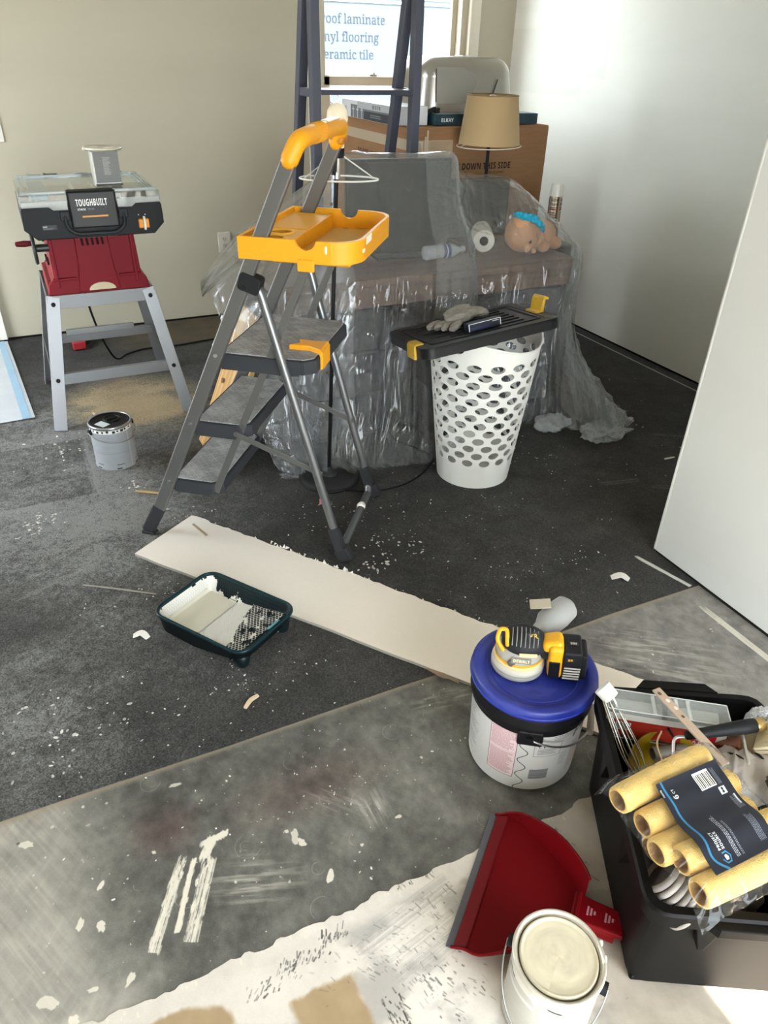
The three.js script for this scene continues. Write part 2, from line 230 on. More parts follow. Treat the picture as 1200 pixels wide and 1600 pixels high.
const primeTex = (() => {
  const edge = (x) => -0.778 + 0.010 * (vnoise(x * 40, 3, 7) - 0.5) + 0.012 * (vnoise(x * 9, 5, 8) - 0.5);
  const c = paint(2040, 680, (i, j) => {
    const x = PX0 + i / PS, z = PZ0 + j / PS, big = fbm(x * 5, z * 5, 221, 4), mid = fbm(x * 40, z * 26, 231, 4), f = hash(i, j, 12);
    let v = 209 + 22 * (big - 0.5) + 16 * (mid - 0.5) + 8 * (f - 0.5);
    let col = [v, v * 0.968, v * 0.925];
    const gm = sm(0.5, 0.68, fbm(x * 9 + 4, z * 13, 241, 5)) * sm(-0.76, -0.72, z) * sm(0.02, 0.2, x); col = col.map((q, k) => q + ([132, 130, 126][k] - q) * 0.5 * gm);
    const rt = sm(0.62, 0.85, x + (z + 0.5) * 0.5) * 0.8; col = col.map((q, k) => q + ([150, 138, 120][k] + 26 * (mid - 0.5) - q) * rt * 0.75);
    // patches the primer has peeled from, down to tan
    const tan = Math.max(sm(0.01, -0.004, Math.hypot((x + 0.06) / 1.3, (z + 0.67) / 0.8) - 0.075 + 0.02 * (mid - 0.5)), sm(0.01, -0.004, Math.max(Math.abs(x - 0.215) / 1.0, Math.abs(z + 0.60) / 0.9) - 0.062 + 0.02 * (mid - 0.5)));
    col = col.map((q, k) => q + ([158, 134, 100][k] + 14 * (mid - 0.5) - q) * tan * 0.9);
    return col;
  });
  const x = c.getContext('2d'), P = toC(PX0, PZ0, PS);
  const scuff = (cx, cz, w, h, n, dir, al = 0.8) => { x.fillStyle = '#2c2a28'; for (let k = 0; k < n; k++) { const [u, v] = P([cx + rr(-1, 1) * w, cz + rr(-1, 1) * h]); x.globalAlpha = al * rr(0.3, 1); x.save(); x.translate(u, v); x.rotate(dir + rr(-0.35, 0.35)); x.fillRect(0, 0, rr(2, 7) * rr(0.6, 2.6), rr(0.6, 2.8)); x.restore(); } x.globalAlpha = 1; };
  scuff(0.20, -0.72, 0.05, 0.012, 60, -0.9); scuff(0.27, -0.735, 0.03, 0.01, 40, -0.9); scuff(0.13, -0.70, 0.06, 0.015, 34, -0.7); scuff(0.46, -0.775, 0.02, 0.006, 12, 1.3); scuff(0.52, -0.78, 0.012, 0.01, 10, 1.4);
  scuff(0.40, -0.60, 0.06, 0.05, 40, 1.25, 0.6); scuff(0.33, -0.55, 0.02, 0.04, 46, 1.35, 0.9); scuff(0.46, -0.55, 0.07, 0.06, 60, 1.1, 0.6); scuff(0.30, -0.67, 0.1, 0.04, 40, 0.9, 0.4);
  scuff(0.80, -0.72, 0.05, 0.03, 90, 0.9, 0.6); scuff(0.77, -0.66, 0.06, 0.03, 60, 1.0, 0.6); scuff(0.83, -0.66, 0.03, 0.05, 40, 1.1, 0.5); scuff(0.4, -0.68, 0.1, 0.05, 50, 0.8, 0.35); scuff(0.5, -0.70, 0.05, 0.05, 30, 1.2, 0.5); scuff(0.62, -0.56, 0.03, 0.04, 26, 1.0, 0.5);
  for (let k = 0; k < 160; k++) { const [u, v] = P([rr(0, 1.2), rr(-0.77, -0.1)]); x.globalAlpha = rr(0.1, 0.4); x.fillStyle = '#4a463f'; x.fillRect(u, v, rr(1, 6), rr(0.6, 1.6)); }
  for (let k = 0; k < 70; k++) { const [u, v] = P([rr(-0.3, 0.9), rr(-0.772, -0.76)]); x.globalAlpha = 0.8; x.fillStyle = '#dcd3c2'; x.fillRect(u, v - rr(2, 9), rr(1, 4), rr(4, 10)); }
  for (const [a, b, w] of [[[0.3, -0.69], [0.55, -0.74], 40], [[0.35, -0.62], [0.55, -0.66], 70]]) streak(x, P(a), P(b), w, 50, '#8f8d88', 0.2);
  x.globalAlpha = 1; return ctex(c);
})();
primeTex.wrapS = primeTex.wrapT = THREE.ClampToEdgeWrapping;
const primeM = std('#ffffff', 0.6, 0, { map: primeTex, bumpMap: bumpFine.clone(), bumpScale: 0.001 });
primeM.bumpMap.repeat.set(4, 1.5);
struct('floor_primed', uvPlane(slab([...Array.from({ length: 260 }, (_, k) => { const x = -0.5 + 2.45 * k / 259; return [x, -0.778 + 0.014 * (vnoise(x * 60, 3, 7) - 0.5) + 0.014 * (vnoise(x * 9, 5, 8) - 0.5)]; }), [1.95, ZF + 0.1], [X0, ZF + 0.1], [X0, -0.78]], 0.02, 0, -0.0225), 0, 2, PX0, PZ0 + 680 / PS, 2040 / PS, -680 / PS), primeM);
struct('floor_screed', rb(X0 - WT, X1 + WT, -0.2, -0.024, ZB - WT, ZF + WT), std('#77736b', 0.9));
struct('ground', rb(-30, 30, -0.4, -0.2, -30, 30), std('#8f8c85', 0.95));

// window in the back wall: double hung, painted casing
const frameM = std('#b9b09c', 0.5), paneM = phys('#fafcfc', { roughness: 0.02, transmission: 1, thickness: 0, ior: 1.45 });
struct('window_1', [rb(wx0, wx0 + 0.03, wy0, wy1, ZB - 0.13, ZB - 0.01), rb(wx1 - 0.045, wx1, wy0, wy1, ZB - 0.13, ZB - 0.01), rb(wx0, wx1, wy1 - 0.03, wy1, ZB - 0.13, ZB - 0.01), rb(wx0, wx1, wy0, wy0 + 0.03, ZB - 0.14, ZB + 0.02)], frameM);
const w1 = scene.children[scene.children.length - 1];
const sash = (y0, y1, z, st) => { const a = wx0 + 0.03, b = wx1 - 0.045; return [box(st, y1 - y0, 0.034, [a + st / 2, (y0 + y1) / 2, z]), box(st, y1 - y0, 0.034, [b - st / 2, (y0 + y1) / 2, z]), box(b - a, 0.05, 0.034, [(a + b) / 2, y1 - 0.025, z]), box(b - a, 0.05, 0.034, [(a + b) / 2, y0 + 0.025, z])]; };
put(w1, 'upper_sash', sash(1.36, wy1 - 0.03, ZB - 0.09, 0.035), frameM);
put(w1, 'lower_sash', sash(wy0 + 0.03, 1.405, ZB - 0.05, 0.048), frameM);
put(w1, 'pane', rb(wx0 + 0.05, wx1 - 0.07, 1.38, wy1 - 0.05, ZB - 0.092, ZB - 0.088), paneM);
put(w1, 'pane', rb(wx0 + 0.06, wx1 - 0.08, wy0 + 0.06, 1.38, ZB - 0.052, ZB - 0.048), paneM);
put(w1, 'sash_lock', [box(0.05, 0.012, 0.02, [2.25, 1.412, ZB - 0.045]), box(0.012, 0.016, 0.03, [2.245, 1.42, ZB - 0.035])], std('#8e887a', 0.4, 0.6));
struct('trim_1', [box(0.085, wy1 - wy0 + 0.17, 0.016, [wx1 + 0.042, (wy0 + wy1) / 2, ZB + 0.008], null, 0.004), box(0.02, wy1 - wy0 + 0.14, 0.022, [wx1 + 0.012, (wy0 + wy1) / 2, ZB + 0.011], null, 0.006), box(0.085, wy1 - wy0 + 0.17, 0.016, [wx0 - 0.042, (wy0 + wy1) / 2, ZB + 0.008], null, 0.004), box(wx1 - wx0 + 0.17, 0.085, 0.016, [(wx0 + wx1) / 2, wy1 + 0.042, ZB + 0.008], null, 0.004), box(wx1 - wx0 + 0.2, 0.025, 0.06, [(wx0 + wx1) / 2, wy0 - 0.012, ZB + 0.02], null, 0.006)], std('#ddd6c6', 0.5));
// door with its casing at the far end of the back wall
struct('door_1', [box(0.8, 2.0, 0.035, [-0.69, 1.01, ZB + 0.02], null, 0.003)], std('#d8d5cc', 0.45));
struct('trim_3', [box(0.07, 2.08, 0.03, [-0.246, 1.05, ZB + 0.016], null, 0.005), box(0.07, 2.08, 0.03, [-1.13, 1.05, ZB + 0.016], null, 0.005), box(0.955, 0.07, 0.03, [-0.69, 2.06, ZB + 0.016], null, 0.005)], std('#dcd9d0', 0.45));
// glazed doors in the left wall stand open; frames only
struct('door_2', [box(0.06, 2.2, 0.06, [X0 - 0.08, 1.1, -4.27]), box(0.06, 2.2, 0.06, [X0 - 0.08, 1.1, -3.13]), box(0.06, 0.06, 1.2, [X0 - 0.08, 2.17, -3.7])], trimM);
struct('door_3', [box(0.06, 2.2, 0.05, [-0.77, 1.1, ZF + 0.08]), box(0.06, 2.2, 0.05, [1.47, 1.1, ZF + 0.08]), box(2.3, 0.03, 0.05, [0.35, 2.285, ZF + 0.08])], trimM);

// sockets and switch
function outlet(label, p, turn) {
  const t = thing('wall_outlet', label, 'outlet', p, turn);
  put(t, 'cover_plate', box(0.082, 0.125, 0.006, [0, 0, 0.004], null, 0.003), std('#d6d2c6', 0.35));
  for (const s of [1, -1]) { const r = put(t, 'socket', ext(rrect(0.033, 0.028, 0.01), 0.002, 0.0005, [0, s * 0.02, 0.006]), std('#c9c5b8', 0.4)); put(r, 'slot', [box(0.003, 0.009, 0.002, [-0.007, s * 0.02 + 0.003, 0.0085], null, 0), box(0.003, 0.008, 0.002, [0.006, s * 0.02 + 0.003, 0.0085], null, 0), cyl(0.0025, 0.0025, 0.002, [0, s * 0.02 - 0.007, 0.0085], [PI / 2, 0, 0], 10)], std('#2a2826', 0.7)); }
  put(t, 'screw', screw([0, 0, 0.008], 'z', 0.003), std('#b7b3a8', 0.4, 0.5));
}
outlet('beige duplex wall outlet on the wall between the table saw and the plastic sheet', [1.18, 0.475, ZB], 0);
outlet('white duplex wall outlet low on the right wall beside the spray can', [X1, 0.455, -3.92], -PI / 2);
{
  const t = thing('light_switch', 'white wall switch plate at the picture edge above the toolbox', 'switch', [-0.025, 1.145, ZB]);
  put(t, 'cover_plate', box(0.1, 0.13, 0.006, [0, 0, 0.004], null, 0.003), std('#dedace', 0.4)); put(t, 'toggle', box(0.01, 0.022, 0.014, [-0.02, 0, 0.01], null, 0.002), std('#e6e2d8', 0.35));
}
// the van parked outside
const font = await new FontLoader().loadAsync('fonts/droid/droid_serif_regular.typeface.json');
{
  const t = thing('van', 'white van with grey lettering parked outside the window', 'van', [3.6, -0.2, -8.0]);
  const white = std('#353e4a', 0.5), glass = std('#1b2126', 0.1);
  const prof = [[-2.3, 0.35], [2.55, 0.35], [2.75, 0.5], [2.75, 1.0], [2.3, 1.15], [1.75, 1.95], [1.5, 2.2], [-2.2, 2.24], [-2.35, 2.1], [-2.38, 0.5]];
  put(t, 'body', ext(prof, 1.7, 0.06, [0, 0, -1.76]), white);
  put(t, 'roof_rail', [box(3.6, 0.03, 0.04, [-0.3, 2.32, -0.05]), box(3.6, 0.02, 0.02, [-0.3, 2.15, 0.005]), box(3.6, 0.012, 0.02, [-0.3, 2.19, 0.002])], std('#c9ced6', 0.4));
  put(t, 'window', ext([[1.2, 1.2], [2.1, 1.2], [1.72, 1.8], [1.2, 1.85]], 0.01, 0.004, [0, 0, -0.004]), glass);
  for (const x of [-1.5, 1.75]) for (const z of [-0.1, -1.6]) { const w = put(t, 'wheel', cyl(0.33, 0.33, 0.22, [x, 0.33, z + 0.08], [PI / 2, 0, 0], 32), std('#17181a', 0.8)); put(w, 'hub_cap', cyl(0.19, 0.2, 0.03, [x, 0.33, z + (z > -1 ? 0.2 : -0.04)], [PI / 2, 0, 0], 24), std('#a8acb2', 0.3, 0.7)); }
  for (const x of [1.1, -0.9]) put(t, 'door_line', box(0.012, 1.4, 0.006, [x, 1.1, 0.001], null, 0), std('#5d6670', 0.5));
  const ink = std('#1f252e', 0.6), text = (s, x, y, h) => { const g = new TextGeometry(s, { font, size: h, depth: 0.004, curveSegments: 4, bevelEnabled: false }); g.computeBoundingBox(); return move(g, [x - g.boundingBox.max.x, y, 0.0005]); };
  put(t, 'lettering', [text('waterproof laminate', 0.20, 1.965, 0.078), text('vinyl flooring', 0.135, 1.815, 0.078), text('ceramic tile', 0.075, 1.665, 0.078)], ink);
  put(t, 'emblem', [ring(0.10, 0.016, [0.72, 1.62, 0.002]), ring(0.05, 0.01, [-0.36, 1.32, 0.002])], std('#5b5568', 0.6));
}
// ---------------------------------------------------------------- table saw on its stand
const greyMetal = std('#8c8e91', 0.45, 0.55), blackPl = std('#1b1c1e', 0.5), silver = std('#c4c4c2', 0.28, 0.9);
{
  const t = thing('table_saw', 'red table saw on a splayed grey metal stand by the far wall', 'table saw', [0.27, 0, -3.74]);
  const foot = [0.30, 0.335], top = [0.205, 0.235], H = 0.6;
  const leg = (sx, sz) => {
    const a = [sx * foot[0], 0.004, sz * foot[1]], b = [sx * top[0], H, sz * top[1]];
    const o = (p, dx, dz) => [p[0] + dx, p[1], p[2] + dz];
    const m = put(t, 'leg', [bar(a, b, 0.055, 0.004, [0, 0, 1], 0.001), bar(o(a, sx * 0.026, -sz * 0.022), o(b, sx * 0.026, -sz * 0.022), 0.004, 0.045, [0, 0, 1], 0.001)], greyMetal);
    const at = (y, off = 0.006) => { const k = y / H; return [sx * (foot[0] + (top[0] - foot[0]) * k), y, sz * (foot[1] + (top[1] - foot[1]) * k + off)]; };
    put(m, 'bolt', screw(at(0.235), 'z', 0.009), blackPl); put(m, 'bolt', screw(at(0.565), 'z', 0.009), blackPl);
  };
  leg(-1, 1); leg(1, 1); leg(-1, -1); leg(1, -1);
  const fx = (y) => foot[0] + (top[0] - foot[0]) * y / H, fz = (y) => foot[1] + (top[1] - foot[1]) * y / H;
  for (const s of [1, -1]) {
    put(t, 'apron', box(2 * fx(0.57), 0.058, 0.004, [0, 0.57, s * (fz(0.57) - 0.004)], null, 0.001), greyMetal);
    put(t, 'apron', box(0.004, 0.058, 2 * fz(0.57), [s * (fx(0.57) + 0.02), 0.57, 0], null, 0.001), greyMetal);
    put(t, 'brace', [box(2 * fx(0.235), 0.05, 0.004, [0, 0.235, s * (fz(0.235) - 0.004)], null, 0.001), box(2 * fx(0.235), 0.004, 0.02, [0, 0.258, s * (fz(0.235) - 0.014)], null, 0.001)], greyMetal);
    put(t, 'brace', box(0.004, 0.05, 2 * fz(0.235), [s * (fx(0.235) + 0.02), 0.235, 0], null, 0.001), greyMetal);
  }
  const red = phys('#7d1020', { roughness: 0.5, specularIntensity: 0.4 }), dark = std('#2a0b10', 0.7);
  const b = put(t, 'saw_body', [ext([[-0.213, 0.6], [0.213, 0.6], [0.205, 0.64], [0.182, 0.67], [0.172, 0.9], [-0.172, 0.9], [-0.178, 0.67], [-0.205, 0.64]], 0.4, 0.006, [0, 0, -0.185]),
    ext([[-0.085, 0.61], [0.085, 0.61], [0.07, 0.72], [0.06, 0.89], [-0.065, 0.89], [-0.07, 0.72]], 0.012, 0.004, [0, 0, 0.217]), box(0.014, 0.26, 0.02, [-0.17, 0.76, 0.222]), box(0.014, 0.26, 0.02, [0.165, 0.76, 0.222]),
    box(0.05, 0.035, 0.36, [-0.19, 0.64, 0.02]), box(0.1, 0.012, 0.02, [-0.14, 0.665, 0.222]), box(0.1, 0.012, 0.02, [0.14, 0.665, 0.222])], red);
  for (let k = 0; k < 5; k++) put(b, 'vent', box(0.010, 0.085, 0.01, [-0.042 + k * 0.021, 0.845, 0.231], [0, 0, 0.05], 0.003), dark);
  const arch = []; for (let k = 0; k <= 16; k++) arch.push([Math.cos(PI * k / 16) * 0.056, 0.612 + Math.sin(PI * k / 16) * 0.03]);
  put(b, 'dust_port', ext(arch, 0.006, 0.001, [0.01, 0, 0.232]), std('#cbbf9f', 0.6));
  for (const [y, z] of [[0.72, 0.1], [0.80, 0.0], [0.69, -0.1]]) put(b, 'side_slot', box(0.008, 0.03, 0.03, [-0.19, y, z], null, 0.002), dark);
  put(t, 'saw_table', [box(0.46, 0.022, 0.46, [0, 0.906, 0.06], null, 0.004), box(0.46, 0.02, 0.012, [0, 0.888, 0.283], null, 0.003)], std('#b9bbbc', 0.3, 0.85));
  const w = put(t, 'handwheel', [ring(0.058, 0.008, [-0.235, 0.80, 0.21], [0, PI / 2, 0], 36), cyl(0.016, 0.016, 0.06, [-0.205, 0.80, 0.21], [0, 0, PI / 2]), bar([-0.235, 0.745, 0.21], [-0.235, 0.855, 0.21], 0.012, 0.008, [1, 0, 0]), bar([-0.235, 0.80, 0.155], [-0.235, 0.80, 0.265], 0.012, 0.008, [1, 0, 0])], std('#3a3a3c', 0.4, 0.5));
  put(w, 'crank_handle', [lathe([[0, 0], [0.010, 0], [0.013, 0.03], [0.010, 0.062], [0, 0.066]], 18, [-0.24, 0.825, 0.225], [0, 0, PI / 2])], std('#5c1018', 0.35));
  put(t, 'fence_rail', [box(0.34, 0.03, 0.02, [0.0, 0.275, -0.26], null, 0.003)], std('#8e9091', 0.4, 0.6));
  put(t, 'power_cord', hose([[-0.05, 0.55, -0.15], [-0.03, 0.36, -0.24], [0.02, 0.14, -0.36], [0.08, 0.012, -0.5], [0.14, 0.009, -0.57], [0.25, 0.009, -0.62], [0.42, 0.009, -0.61], [0.66, 0.009, -0.64], [1.0, 0.009, -0.68], [1.4, 0.009, -0.75]], 0.0055, 90), std('#141414', 0.55));
}
// organiser case on the saw
{
  const t = thing('tool_case', 'black organiser case with clear lid lying on the table saw', 'tool case', [0.265, 0.923, -3.33]);
  const blk = std('#15181b', 0.45), edge = std('#0d0f11', 0.55), clear = phys('#eef2f2', { roughness: 0.04, transmission: 0.95, thickness: 0, ior: 1.45 }), org = std('#d98a1c', 0.45);
  put(t, 'case_body', [ext([[-0.212, 0], [0.212, 0], [0.25, 0.036], [0.248, 0.1], [0.243, 0.112], [0.13, 0.112], [0.115, 0.098], [-0.115, 0.098], [-0.13, 0.112], [-0.243, 0.112], [-0.248, 0.1], [-0.25, 0.036]], 0.462, 0.004, [0, 0, -0.225])], blk);
  put(t, 'foot_rail', box(0.15, 0.006, 0.03, [0.0, -0.001, 0.225], null, 0.003), std('#b9bcbc', 0.5));
  // compartments under the lid
  const tint = ['#8c7460', '#8a5f47', '#9a9189', '#75533e', '#8c7b70', '#77787a'];
  [[-0.13, 0.16], [0.0, 0.07], [0.075, 0.06], [0.165, 0.1]].forEach(([x, w], k) => put(t, 'compartment', box(w, 0.012, 0.36, [x, 0.118, 0.0], null, 0.003), std(tint[k], 0.5)));
  for (const x of [-0.04, 0.038, 0.11]) put(t, 'divider', box(0.006, 0.024, 0.38, [x, 0.124, 0], null, 0.002), std('#c5c8c8', 0.4));
  put(t, 'blue_cup', box(0.062, 0.03, 0.33, [-0.175, 0.13, 0.0], null, 0.006), std('#17708f', 0.4));
  const lid = put(t, 'clear_lid', [box(0.5, 0.004, 0.47, [0, 0.151, 0], null, 0.0015), box(0.5, 0.036, 0.004, [0, 0.132, 0.235], null, 0.0015), box(0.5, 0.036, 0.004, [0, 0.132, -0.235], null, 0.0015), box(0.004, 0.036, 0.47, [0.249, 0.132, 0], null, 0.0015), box(0.004, 0.036, 0.47, [-0.249, 0.132, 0], null, 0.0015)], clear);
  const milky = phys('#dfe5e6', { roughness: 0.15, transmission: 0.75, thickness: 0 });
  for (const x of [-0.235, -0.222, -0.208, 0.208, 0.222, 0.235]) put(lid, 'rib', box(0.004, 0.008, 0.46, [x, 0.156, 0], null, 0.0015), milky);
  for (const z of [-0.222, -0.205, 0.205, 0.222]) put(lid, 'rib', box(0.48, 0.007, 0.004, [0, 0.156, z], null, 0.0015), milky);
  for (const s of [-1, 1]) put(lid, 'lid_skirt', ext([[s * 0.245, 0.112], [s * 0.245, 0.13], [s * 0.09, 0.13], [s * 0.09, 0.1], [s * 0.14, 0.1], [s * 0.155, 0.112]], 0.006, 0.001, [0, 0, 0.237]), milky);
  for (const x of [-0.165, -0.10, 0.02, 0.16]) put(t, 'hinge', [box(0.045, 0.014, 0.02, [x, 0.154, -0.235], null, 0.003), box(0.01, 0.02, 0.024, [x - 0.027, 0.154, -0.232], null, 0.003)], x === -0.10 || x === 0.16 ? std('#3b3f41', 0.5) : milky);
  const pl = put(t, 'handle_plate', [ext([[-0.083, 0.036], [0.083, 0.036], [0.083, 0.158], [-0.083, 0.158]], 0.012, 0.003, [0, 0, 0.236]), box(0.166, 0.008, 0.05, [0, 0.158, 0.22], null, 0.003)], edge);
  const c = canvas(512, 380), x = c.getContext('2d'); x.fillStyle = '#0e1012'; x.fillRect(0, 0, 512, 380);
  x.save(); x.scale(0.78, 1.45); x.fillStyle = '#e6e8e8'; x.font = 'bold 74px sans-serif'; x.textAlign = 'left'; x.fillText('TOUGHBUILT', 78, 100); x.restore();
  x.fillStyle = '#e0e2e2'; x.font = 'bold 32px sans-serif'; x.fillText('STACK', 70, 194); x.fillStyle = '#6b6f72'; x.fillText('TECH', 184, 194);
  x.fillStyle = '#c98a35'; x.fillRect(112, 256, 300, 20);
  put(pl, 'print', decal(0.158, 0.117, [0, 0.097, 0.2515]), std('#ffffff', 0.5, 0, { map: ctex(c) }));
  put(t, 'carry_handle', pipe([[-0.105, 0.075, 0.243], [-0.105, 0.038, 0.250], [-0.075, 0.012, 0.252], [0.075, 0.012, 0.252], [0.105, 0.038, 0.250], [0.105, 0.075, 0.243]], 0.0075, 0.02, 60), std('#222629', 0.4));
  for (const s of [-1, 1]) put(t, 'handle_pivot', [box(0.034, 0.034, 0.016, [s * 0.105, 0.078, 0.240], null, 0.004), screw([s * 0.112, 0.088, 0.249], 'z', 0.003), screw([s * 0.098, 0.088, 0.249], 'z', 0.003), screw([s * 0.112, 0.072, 0.249], 'z', 0.003), screw([s * 0.098, 0.072, 0.249], 'z', 0.003)], std('#24282b', 0.45));
  const l = put(t, 'latch', box(0.04, 0.034, 0.012, [0.176, 0.036, 0.243], null, 0.004), org);
  put(l, 'slider', box(0.009, 0.05, 0.014, [0.178, 0.038, 0.25], null, 0.003), std('#d8d4c8', 0.5)); for (const q of [0.16, 0.185]) put(t, 'indicator', screw([q, 0.068, 0.242], 'z', 0.002), std('#c9cccc', 0.5));
  const c2 = canvas(192, 64), x2 = c2.getContext('2d'); x2.fillStyle = '#15181b'; x2.fillRect(0, 0, 192, 64); x2.fillStyle = '#878b8d'; x2.fillRect(6, 8, 58, 20); lines(x2, 6, 38, 150, 20, 2, '#6a6e70');
  put(t, 'small_print', decal(0.05, 0.0165, [-0.165, 0.04, 0.2415]), std('#ffffff', 0.5, 0, { map: ctex(c2) }));
}
{
  const t = thing('tin', 'small rectangular grey tin standing on the clear lid of the case', 'tin', [0.348, 1.080, -3.235], 0.04);
  const c = canvas(256, 330), x = c.getContext('2d'); x.fillStyle = '#717372'; x.fillRect(0, 0, 256, 330); for (let k = 0; k < 400; k++) { x.fillStyle = `rgba(${rnd() > 0.5 ? 170 : 110},${rnd() > 0.5 ? 170 : 112},112,0.10)`; x.fillRect(rr(0, 256), rr(0, 330), rr(3, 30), rr(1, 5)); } lines(x, 92, 60, 80, 190, 16, '#a6a8a6', 0.4);
  put(t, 'can', [box(0.1, 0.122, 0.062, [0, 0.063, 0], null, 0.005), box(0.103, 0.006, 0.066, [0, 0.004, 0], null, 0.002)], std('#b4b3ad', 0.4, 0.5));
  put(t, 'label', decal(0.092, 0.108, [0.002, 0.066, 0.0315]), std('#ffffff', 0.55, 0, { map: ctex(c) }));
  put(t, 'dark_base', box(0.1, 0.007, 0.004, [0.002, 0.005, 0.032], null, 0.001), std('#3b3c3d', 0.5));
}
{
  const t = thing('can_lid', 'round cream paint lid lying on top of the small grey tin', 'lid', [0.348, 1.2055, -3.225]);
  put(t, 'lid', lathe([[0, 0], [0.066, 0], [0.071, 0.004], [0.071, 0.011], [0.064, 0.011], [0.060, 0.006], [0, 0.006]], 44), std('#c9c5b4', 0.4, 0.2));
  put(t, 'dried_paint', [ball(0.012, [0.02, 0.007, 0.01], [1.6, 0.2, 1]), ball(0.009, [-0.03, 0.007, -0.02], [2, 0.25, 1]), box(0.02, 0.007, 0.007, [-0.066, 0.006, 0.02], [0, 0.4, 0], 0.002)], std('#e7e4d8', 0.5));
}
function gallon(name, label, p, turn, r, h, kind) {
  const t = thing(name, label, 'paint can', p, turn);
  const far = kind === 'far';
  const c = canvas(1024, 512), x = c.getContext('2d');
  if (far) {
    x.fillStyle = '#9b9fa3'; x.fillRect(0, 0, 1024, 512); for (let k = 0; k < 900; k++) { x.fillStyle = rnd() > 0.5 ? 'rgba(190,194,198,0.14)' : 'rgba(110,114,118,0.12)'; x.fillRect(rr(0, 1024), rr(0, 512), rr(20, 160), rr(1, 3)); }
    x.fillStyle = '#e6e6e2'; x.fillRect(0, 0, 1024, 50); x.fillStyle = '#1a1a1c'; for (let k = 0; k < 26; k++) x.fillRect(k * 40 + rr(0, 10), rr(6, 18), rr(12, 26), rr(14, 30));
    x.strokeStyle = 'rgba(70,74,78,0.6)'; x.lineWidth = 3; x.beginPath(); x.moveTo(0, 300); x.bezierCurveTo(200, 330, 420, 320, 620, 290); x.lineTo(1024, 300); x.stroke();
    x.fillStyle = '#33363a'; for (let k = 0; k < 6; k++) { x.fillRect(110 + k * 170, 440, 60, 8); x.fillRect(104 + k * 170, 486, 40, 14); }
    for (const a of [60, 560]) { x.fillStyle = 'rgba(190,196,200,0.5)'; x.fillRect(a, 50, 12, 460); }
  } else {
    x.fillStyle = '#c2bfb6'; x.fillRect(0, 0, 1024, 512); for (let k = 0; k < 700; k++) { x.fillStyle = rnd() > 0.5 ? 'rgba(230,228,220,0.15)' : 'rgba(150,146,138,0.12)'; x.fillRect(rr(0, 1024), rr(0, 512), rr(20, 120), rr(1, 4)); }
    x.fillStyle = '#e2dfd5'; x.fillRect(0, 0, 1024, 74); x.fillStyle = '#2b2a28'; for (let k = 0; k < 5; k++) { x.beginPath(); x.moveTo(k * 205 + 10, 60); x.lineTo(k * 205 + 70, 78); x.lineTo(k * 205 + 64, 90); x.lineTo(k * 205 + 20, 76); x.fill(); }
    lines(x, 150, 92, 60, 60, 7, '#6f6c66'); lines(x, 560, 92, 60, 60, 7, '#6f6c66'); x.fillStyle = 'rgba(240,238,232,0.6)'; for (let k = 0; k < 4; k++) x.fillRect(k * 256 + 60, 130, 170, 30);
  }
  put(t, 'can_body', lathe([[r * 0.99, 0], [r, 0.004], [r * 0.975, 0.008], [r * 0.975, h * 0.935], [r * 0.985, h * 0.945]], 64), std('#ffffff', 0.42, 0.25, { map: ctex(c) }));
  put(t, 'rim', lathe([[r * 0.975, h * 0.93], [r * 1.0, h * 0.94], [r * 1.01, h * 0.975], [r * 0.985, h], [r * 0.93, h * 0.995], [r * 0.905, h * 0.965], [r * 0.88, h * 0.955]], 64), far ? std('#a4a6a8', 0.3, 0.85) : std('#d4cfc2', 0.35, 0.5));
  if (far) {
    const l = put(t, 'lid', lathe([[0, h * 0.962], [r * 0.8, h * 0.962], [r * 0.84, h * 0.985], [r * 0.93, h * 0.985], [r * 0.935, h * 0.95]], 56), std('#191a1c', 0.35));
    put(l, 'grip', [ring(r * 0.36, 0.004, [r * 0.2, h * 0.968, -r * 0.2], [PI / 2, 0, 0]), box(r * 0.5, 0.008, 0.014, [r * 0.2, h * 0.97, -r * 0.2], null, 0.003)], std('#121315', 0.3));
    put(l, 'sticker', box(r * 0.42, 0.001, r * 0.62, [-r * 0.42, h * 0.964, r * 0.12], [0, 0.3, 0], 0), std('#c4cad0', 0.5));
  } else {
    put(t, 'lid', lathe([[0, h * 0.965], [r * 0.74, h * 0.965], [r * 0.78, h * 0.975], [r * 0.81, h * 0.985], [r * 0.84, h * 0.98], [r * 0.85, h * 0.95], [r * 0.89, h * 0.948]], 64), std('#f0eadb', 0.4, 0.12, { map: (() => { const q = ctex(paint(256, 256, (i, j) => { const n = (fbm(i / 40, j / 40, 61, 4) - 0.5) * 40; return [222 + n, 218 + n, 205 + n]; })); return q; })() }));
    put(t, 'rim_groove', lathe([[r * 0.85, h * 0.956], [r * 0.905, h * 0.956]], 64), std('#4d463b', 0.5, 0.4));
    put(t, 'paint_drip', [box(0.006, 0.03, 0.002, [-0.02, h * 0.86, r * 0.985], [0, 0, 0.5], 0.001), ball(0.004, [r * 0.9, h * 0.99, -0.03], [1, 0.4, 2.4]), ball(0.004, [r * 0.74, h * 0.99, -0.055], [1, 0.4, 2])], std('#e9e6dc', 0.4));
  }
  for (const s of [-1, 1]) put(t, 'bail_ear', [cyl(0.012, 0.012, 0.012, [s * (r + 0.003), h * 0.83, 0], [0, 0, PI / 2], 18)], blackPl);
  const q = []; for (let k = 0; k <= 20; k++) { const a = PI * k / 20; q.push([Math.cos(a) * (r + 0.010), h * 0.83 - Math.sin(a) * (far ? 0.03 : 0.105), Math.sin(a) * (far ? r + 0.02 : r * 0.86 + 0.03)]); }
  put(t, 'bail_wire', hose(q, 0.0016, 60, 8), std('#8f8f8d', 0.3, 0.9));
  return t;
}
gallon('paint_can', 'grey paint can with black lid on the dusty carpet before the saw', [0.167, 0, -3.01], 0.3, 0.089, 0.2, 'far');
